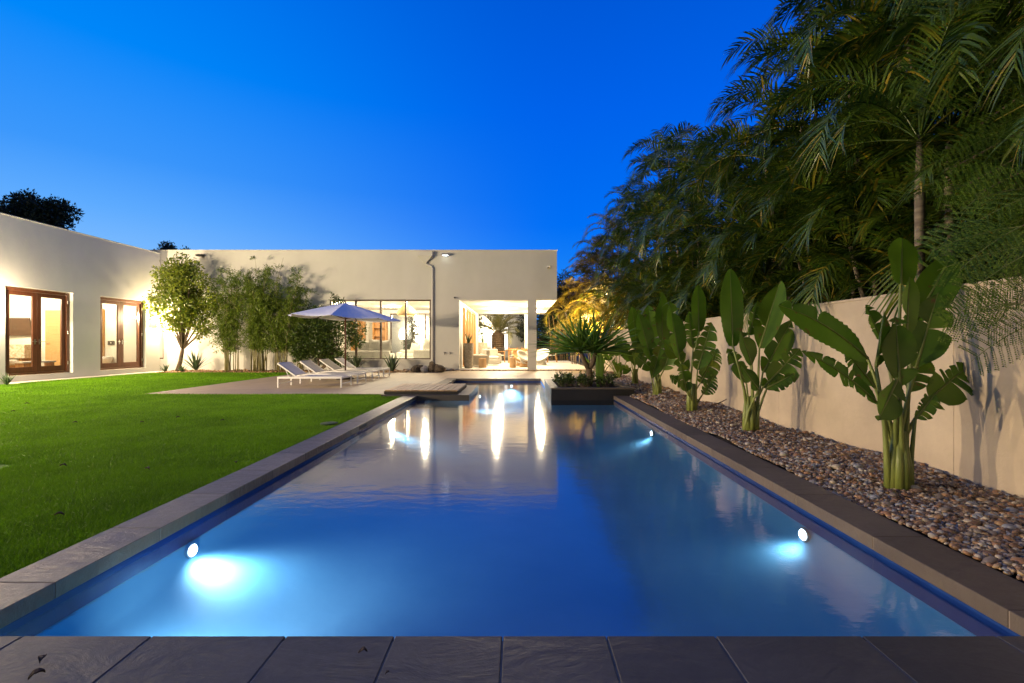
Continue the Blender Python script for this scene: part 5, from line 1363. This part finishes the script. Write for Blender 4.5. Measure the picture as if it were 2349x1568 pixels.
# ---- giant bird-of-paradise plants
def strel_leaf(nb, sm, base, S, T, wd, bulge=(0, 0, 0), nrm=(0, -1, 0), tear=.3, fold=.25, droop=.10, pr=.016, ragged=.5):
    S, T, base, B = Vector(S), Vector(T), Vector(base), Vector(bulge)
    # petiole
    m1 = base.lerp(S, .5)+Vector(((S.x-base.x)*-.18, (S.y-base.y)*-.18, .0))
    dirS = (T-S).normalized()
    pp = [base, base.lerp(m1, .5), m1, m1.lerp(S, .5)+ (S-m1).length*.04*Vector((0, 0, 1)), S]
    sm.tube(pp, [pr*1.9, pr*1.35, pr, pr*.8, pr*.6], 7)
    N = 34; L = (T-S).length; nrm = Vector(nrm).normalized(); mids = []; 
    for i in range(N):
        t = i/(N-1); mids.append(S.lerp(T, t)+B*math.sin(math.pi*t))
    sm.tube(mids, [pr*.8*(1-.85*i/(N-1)) for i in range(N)], 5)
    M_ = 6
    cuts = set()
    for side in (-1, 1):
        # strips between tears
        st = []; i0 = 0
        for i in range(2, N-2):
            if random.random() < tear*.6 and i-i0 >= random.choice((2, 3, 5)): st.append((i0, i)); i0 = i
        st.append((i0, N-1))
        tw = random.uniform(-.1, .1)
        for (a, b) in st:
            k = random.uniform(0, 1)*ragged if len(st) > 1 else 0
            V = []; n_ = b-a+1; short = 1-random.uniform(0, .22)*ragged
            for i in range(a, b+1):
                t = i/(N-1); p = mids[i]; tg = (mids[min(i+1, N-1)]-mids[max(i-1, 0)]).normalized()
                sv = tg.cross(nrm).normalized()*side; nn = tg.cross(sv).normalized()*side*-1
                h = wd/2*(math.sin(math.pi*min(1, (t*.96+.035)))**.55)*(1-.18*t)
                cen = ((a+b)/2-i)/(N-1)*L
                for j in range(M_):
                    f = j/(M_-1); hh = h*f*(short if j > 0 else 1)
                    q = p+sv*hh+tg*hh*.30+nn*(hh*fold+ .06*h*math.sin(t*9+side)*f+(.035 if i % 2 else -.035)*h*min(1, f*2.5))
                    q += tg*cen*.30*f*f*min(1, len(st)-1)
                    q += Vector((0, 0, -1))*hh*(droop*f+k*.55*f*f)+nn*k*.35*hh*f*random.uniform(.8, 1.2)
                    V.append(q)
            F = [(i*M_+j, i*M_+j+1, (i+1)*M_+j+1, (i+1)*M_+j) for i in range(n_-1) for j in range(M_-1)]
            nb.add(np.array([v[:] for v in V]), Q=F)
def strel_plant(loc, leaves, label, extra_canes=6, Ycen=None):
    r = empty('bird_of_paradise', label, 'plant', loc, group='giant bird-of-paradise plants along the wall'); nb = NB(); sm = MB(); x, y, z = loc
    for i, lf in enumerate(leaves):
        S, T, wd, kw = lf
        b = Vector((x+random.uniform(-.07, .07), y+random.uniform(-.05, .05), z-.03)); strel_leaf(nb, sm, b, S, T, wd, **kw)
    for i in range(extra_canes):   # sheathing bases
        a = i*2*math.pi/extra_canes; rr_ = .05; sm.tube([(x+rr_*math.cos(a), y+rr_*math.sin(a), z-.03), (x+rr_*1.1*math.cos(a), y+rr_*1.1*math.sin(a), z+.18), (x+rr_*.8*math.cos(a), y+rr_*.8*math.sin(a), z+.42)], [.036, .028, .014], 8)
    sm.build('stem', M['stem_green'], r, world=True, smooth=True); nb.build('foliage', M['strel'], r, smooth=True); return r
def leaf2d(Y, s, t, wd, dy=(0, 0), **kw):
    S = W(s[0], s[1], Y+dy[0]); T = W(t[0], t[1], Y+dy[1]); return (S, T, wd*Y/1044*1.08, kw)
Y = 3.38
P1 = [
 leaf2d(Y, (1990, 822), (1786, 700), 92, (.0, -.15), tear=.10, ragged=.5, fold=.12, bulge=(0, 0, .05), nrm=(.2, -1, .35)),
 leaf2d(Y, (2012, 925), (1838, 806), 58, (.0, -.1), tear=.5, ragged=1.0, fold=.3, bulge=(0, 0, .04), nrm=(.1, -1, .5)),
 leaf2d(Y, (2066, 655), (2070, 548), 100, (.12, .16), tear=.02, ragged=.1, fold=.10, nrm=(.25, -1, 0)),
 leaf2d(Y, (2100, 735), (2182, 590), 86, (.15, .2), tear=.05, ragged=.3, fold=.35, nrm=(-.5, -1, .1)),
 leaf2d(Y, (2064, 888), (2054, 728), 84, (-.14, -.12), tear=.25, ragged=.5, fold=.18, nrm=(-.1, -1, 0), droop=.05),
 leaf2d(Y, (2058, 868), (2014, 966), 66, (-.18, -.22), tear=.02, ragged=.1, fold=.25, nrm=(.2, -1, .2)),
 leaf2d(Y, (2122, 925), (2226, 838), 92, (.05, .1), tear=.34, ragged=.8, fold=.12, nrm=(-.1, -1, .25), bulge=(0, 0, .01)),
 leaf2d(Y, (2078, 770), (2086, 636), 62, (-.05, -.05), tear=.15, ragged=.4, fold=.2, nrm=(.3, -1, 0)),
 leaf2d(Y, (2100, 845), (2152, 672), 88, (.06, .12), tear=.08, ragged=.4, fold=.3, nrm=(-.35, -1, 0)),
 leaf2d(Y, (2010, 842), (2028, 712), 44, (-.08, -.1), tear=.1, ragged=.4, fold=.4, nrm=(.5, -1, 0)),
 leaf2d(Y, (2030, 800), (1985, 700), 60, (.1, .15), tear=.25, ragged=.7, fold=.3, nrm=(.3, -1, .2)),
 leaf2d(Y, (2008, 890), (1935, 800), 62, (.08, .1), tear=.12, ragged=.5, fold=.2, nrm=(.1, -1, .4)),
 leaf2d(Y, (2085, 900), (2120, 810), 60, (.1, .16), tear=.2, ragged=.5, fold=.3, nrm=(-.2, -1, .2)),
 leaf2d(Y, (2100, 960), (2145, 905), 40, (-.02, -.04), tear=.4, ragged=.9, fold=.3, nrm=(-.2, -1, .3)),
]
strel_plant((2.82, Y, .03), P1, 'largest giant bird-of-paradise, nearest the camera, with torn spreading leaves', 9)
Y = 5.46
P2 = [
 leaf2d(Y, (1681, 796), (1675, 618), 60, (-.1, -.12), tear=.03, ragged=.2, fold=.08, nrm=(.15, -1, 0)),
 leaf2d(Y, (1742, 800), (1790, 645), 56, (.0, .1), tear=.06, ragged=.2, fold=.35, nrm=(-.5, -1, 0)),
 leaf2d(Y, (1725, 838), (1700, 762), 50, (-.15, -.2), tear=.1, ragged=.5, fold=.3, nrm=(.3, -1, .2)),
 leaf2d(Y, (1750, 855), (1820, 730), 60, (.1, .2), tear=.2, ragged=.5, fold=.3, nrm=(-.3, -1, .1)),
 leaf2d(Y, (1750, 890), (1835, 800), 62, (-.05, -.05), tear=.45, ragged=.9, fold=.2, nrm=(-.1, -1, .3)),
 leaf2d(Y, (1712, 880), (1668, 800), 46, (.05, .1), tear=.15, ragged=.5, fold=.3, nrm=(.2, -1, .2)),
 leaf2d(Y, (1740, 895), (1700, 838), 38, (-.2, -.25), tear=.2, ragged=.7, fold=.3, nrm=(.2, -1, .3)),
 leaf2d(Y, (1760, 890), (1822, 858), 34, (-.1, -.15), tear=.6, ragged=1, fold=.2, nrm=(-.1, -1, .4)),
 leaf2d(Y, (1718, 770), (1738, 690), 46, (.1, .15), tear=.3, ragged=.8, fold=.3, nrm=(.3, -1, .2)),
]
strel_plant((2.78, Y, .05), P2, 'giant bird-of-paradise with one tall bright paddle leaf, second from the camera', 8)
Y = 7.19
P3 = [
 leaf2d(Y, (1603, 762), (1601, 655), 40, (0, 0), tear=.02, ragged=.1, fold=.12, nrm=(.2, -1, 0)),
 leaf2d(Y, (1560, 830), (1535, 690), 50, (-.1, -.1), tear=.1, ragged=.4, fold=.3, nrm=(.4, -1, .1)),
 leaf2d(Y, (1580, 850), (1520, 780), 46, (0, .1), tear=.2, ragged=.6, fold=.3, nrm=(.2, -1, .3)),
 leaf2d(Y, (1600, 850), (1632, 740), 52, (-.1, -.1), tear=.45, ragged=.9, fold=.2, nrm=(-.2, -1, .1)),
 leaf2d(Y, (1606, 880), (1646, 800), 46, (.1, .1), tear=.45, ragged=.9, fold=.2, nrm=(-.1, -1, .2)),
 leaf2d(Y, (1570, 885), (1536, 862), 30, (-.1, -.2), tear=.5, ragged=1, fold=.2, nrm=(.1, -1, .4)),
 leaf2d(Y, (1590, 800), (1580, 715), 40, (.1, .15), tear=.2, ragged=.6, fold=.3, nrm=(.1, -1, .2)),
 leaf2d(Y, (1575, 900), (1562, 835), 36, (-.15, -.2), tear=.2, ragged=.6, fold=.3, nrm=(.1, -1, .2)),
 leaf2d(Y, (1612, 905), (1640, 860), 32, (0, 0), tear=.5, ragged=.9, fold=.3, nrm=(-.1, -1, .2)),
]
strel_plant((2.75, Y, .05), P3, 'giant bird-of-paradise beside the fallen stick, third from the camera', 7)
Y = 9.27
P4 = [
 leaf2d(Y, (1520, 800), (1518, 672), 44, (0, 0), tear=.05, fold=.15, nrm=(.3, -1, 0)),
 leaf2d(Y, (1495, 830), (1462, 710), 46, (0, -.1), tear=.1, ragged=.4, fold=.3, nrm=(.4, -1, .1)),
 leaf2d(Y, (1535, 830), (1556, 740), 44, (0, .1), tear=.2, ragged=.5, fold=.3, nrm=(-.3, -1, .1)),
 leaf2d(Y, (1500, 850), (1450, 810), 36, (-.1, -.2), tear=.4, ragged=.9, fold=.2, nrm=(.2, -1, .3)),
 leaf2d(Y, (1522, 850), (1540, 800), 40, (-.2, -.3), tear=.2, ragged=.6, fold=.3, nrm=(-.1, -1, .3)),
 leaf2d(Y, (1500, 800), (1486, 700), 42, (.2, .3), tear=.2, ragged=.6, fold=.3, nrm=(.1, -1, .1)),
 leaf2d(Y, (1495, 870), (1520, 780), 40, (-.1, -.1), tear=.15, ragged=.6, fold=.3, nrm=(.1, -1, .1)),
]
strel_plant((2.85, Y, .05), P4, 'giant bird-of-paradise nearest the planter corner, fourth from the camera', 7)
Y = 11.35
P5 = [
 leaf2d(Y, (1462, 800), (1450, 705), 38, (0, 0), tear=.05, fold=.15, nrm=(.3, -1, 0)),
 leaf2d(Y, (1448, 830), (1415, 770), 36, (0, -.1), tear=.2, ragged=.6, fold=.3, nrm=(.4, -1, .1)),
 leaf2d(Y, (1468, 830), (1490, 750), 38, (0, .1), tear=.2, ragged=.5, fold=.3, nrm=(-.3, -1, .1)),
 leaf2d(Y, (1448, 850), (1405, 835), 28, (-.1, -.2), tear=.4, ragged=.9, fold=.2, nrm=(.2, -1, .3)),
 leaf2d(Y, (1455, 840), (1462, 775), 36, (-.2, -.3), tear=.2, ragged=.6, fold=.3, nrm=(-.1, -1, .2)),
]
strel_plant((2.92, Y, .05), P5, 'giant bird-of-paradise just behind the planter, fifth from the camera', 6)
def fan(x, y, n, sc, label):
    lv = []
    for i in range(n):
        th = R(-52+104*(i+.5)/n+random.uniform(-6, 6)); pl = sc*random.uniform(.5, .8); bl2 = sc*random.uniform(.45, .62); dy = random.uniform(-.25, .25)
        d = Vector((math.sin(th), dy, math.cos(th))); S = Vector((x, y, .05))+d*pl; T = S+Vector((d.x*1.15, d.y, d.z*.9))*bl2
        lv.append((S, T, sc*.24, dict(tear=.22, ragged=.6, fold=.25, nrm=(random.uniform(-.3, .3), -1, .15))))
    strel_plant((x, y, .05), lv, label, 5)
fan(3.02, 13.66, 6, .95, 'giant bird-of-paradise half hidden by the planter palm, sixth from the camera')
fan(2.93, 15.8, 6, .8, 'smallest giant bird-of-paradise at the far end of the gravel bed')

# ---- feathery tree overhanging the near end of the wall
r = empty('feathery_tree', 'large feathery-leaved tree hanging over the wall at the right photo edge', 'tree', (4.3, 2.6, 0))
def compound(nb, sm, base, d, L, npin=9, pl=.14):
    base = Vector(base); d = Vector(d).normalized(); up = Vector((random.uniform(-.3,.3), -1.0, random.uniform(.1, .9))); sv = d.cross(up).normalized(); n_ = sv.cross(d).normalized(); rl = random.uniform(-.5, .5)
    sv = Matrix.Rotation(rl, 3, d) @ sv; n_ = Matrix.Rotation(rl, 3, d) @ n_
    pts = []
    for k in range(7):
        t = k/6; pts.append(base+d*L*t+Vector((0, 0, -.22*L*t*t)))
    sm.tube(pts, [.004, .0035, .003, .003, .002, .002, .001], 5)
    P = []; A = []; B = []
    for k in range(npin):
        t = .15+.85*k/npin; p = base+d*L*t+Vector((0, 0, -.22*L*t*t)); ln = pl*(.45+.65*math.sin(math.pi*(.12+.78*t)))
        for s in (-1, 1):
            pd = (sv*s*.82+d*.55+n_*.12).normalized(); pn = n_
            m = 13
            for q in range(m):
                f = (q+.7)/m; c = p+pd*ln*f+Vector((0, 0, -.12*ln*f*f))
                for s2 in (-1, 1):
                    ld = (pd*.45+pd.cross(pn)*s2*.9).normalized(); P.append(c); A.append(ld); B.append(pd)
    P = np.array([v[:] for v in P]); A = np.array([v[:] for v in A]); B = np.array([v[:] for v in B]); n = len(P)
    l = .0145*rng.uniform(.85, 1.15, n)[:, None]; w_ = .005; up_ = np.array(n_[:])[None]
    V = np.stack([P, P+A*l*.5+B*w_, P+A*l-up_*.002, P+A*l*.5-B*w_], 1).reshape(-1, 3)
    nb.add(V, np.arange(n)[:, None]*4+np.arange(4))
nb = NB(); sm = MB(); g = MB()
g.tube([(4.3, 2.6, -.1), (4.25, 2.7, 1.6), (4.0, 2.9, 3.2), (3.7, 3.2, 4.6)], [.13, .11, .08, .05], 10)
cnt = 0
for k in range(20):
    z = random.uniform(1.5, 3.7); y = random.uniform(2.35, 4.3)
    tipx = max(.97*y, random.uniform(2.45, 3.4)) + (.22 if z < 2.0 else 0); tip = Vector((tipx, y+random.uniform(-.2, .1), z)); st = Vector((4.2, 2.8, min(3.6, z*.8+.7)))
    mid = st.lerp(tip, .5)+Vector((0, 0, .18)); g.tube([st, mid, tip], [.014, .009, .004], 6)
    for q in range(5):
        f = .35+.65*(q+random.random())/5; p = st.lerp(mid, f*2) if f < .5 else mid.lerp(tip, f*2-1)
        d = Vector((-.9, random.uniform(-.55, .35), random.uniform(-.45, .25)))
        if p.x+d.normalized().x*.45 < .83*p.y: continue
        if p.y < 1.9: continue
        compound(nb, sm, p, d, random.uniform(.42, .6))
for k in range(8):
    y = random.uniform(2.25, 2.9); z = 1.1+(.12+.11*k+random.uniform(-.03, .03))*(y/2.6); x = y*random.uniform(1.08, 1.24)
    p = Vector((x, y, z)); g.tube([Vector((4.2, 2.8, 2.4)), Vector((3.7, y+.1, z+.55)), p], [.012, .007, .003], 5)
    for q in range(2): compound(nb, sm, p, (-.95, random.uniform(-.1, .5), random.uniform(-.45, .05)), random.uniform(.34, .5))
g.build('trunk', M['bark'], r, world=True, smooth=True); sm.build('twig', M['stem_green'], r, world=True); nb.build('crown', M['fern'], r)

# uplight at the end of the bed
r = empty('garden_uplight', 'small bronze garden uplight glowing at the far end of the gravel bed', 'garden light', (3.0, 18.6, 0))
g = MB(); g.tube([(0,0,-.05),(0,0,.10)], .012, 8); g.tube([(0,-.04,.10),(0,.06,.18)], .04, 14); g.build('housing', M['dark'], r)
g = MB(); g.tube([(0,.061,.181),(0,.066,.185)], .034, 14); g.build('lens', emit('uplight_lens', (1,.8,.45), 10), r)
point('lamp', (3.0, 18.68, .22), 8500, (1, .66, .24), .04, r, spot=130, aim=(.3, .5, 1.1), blend=.8)
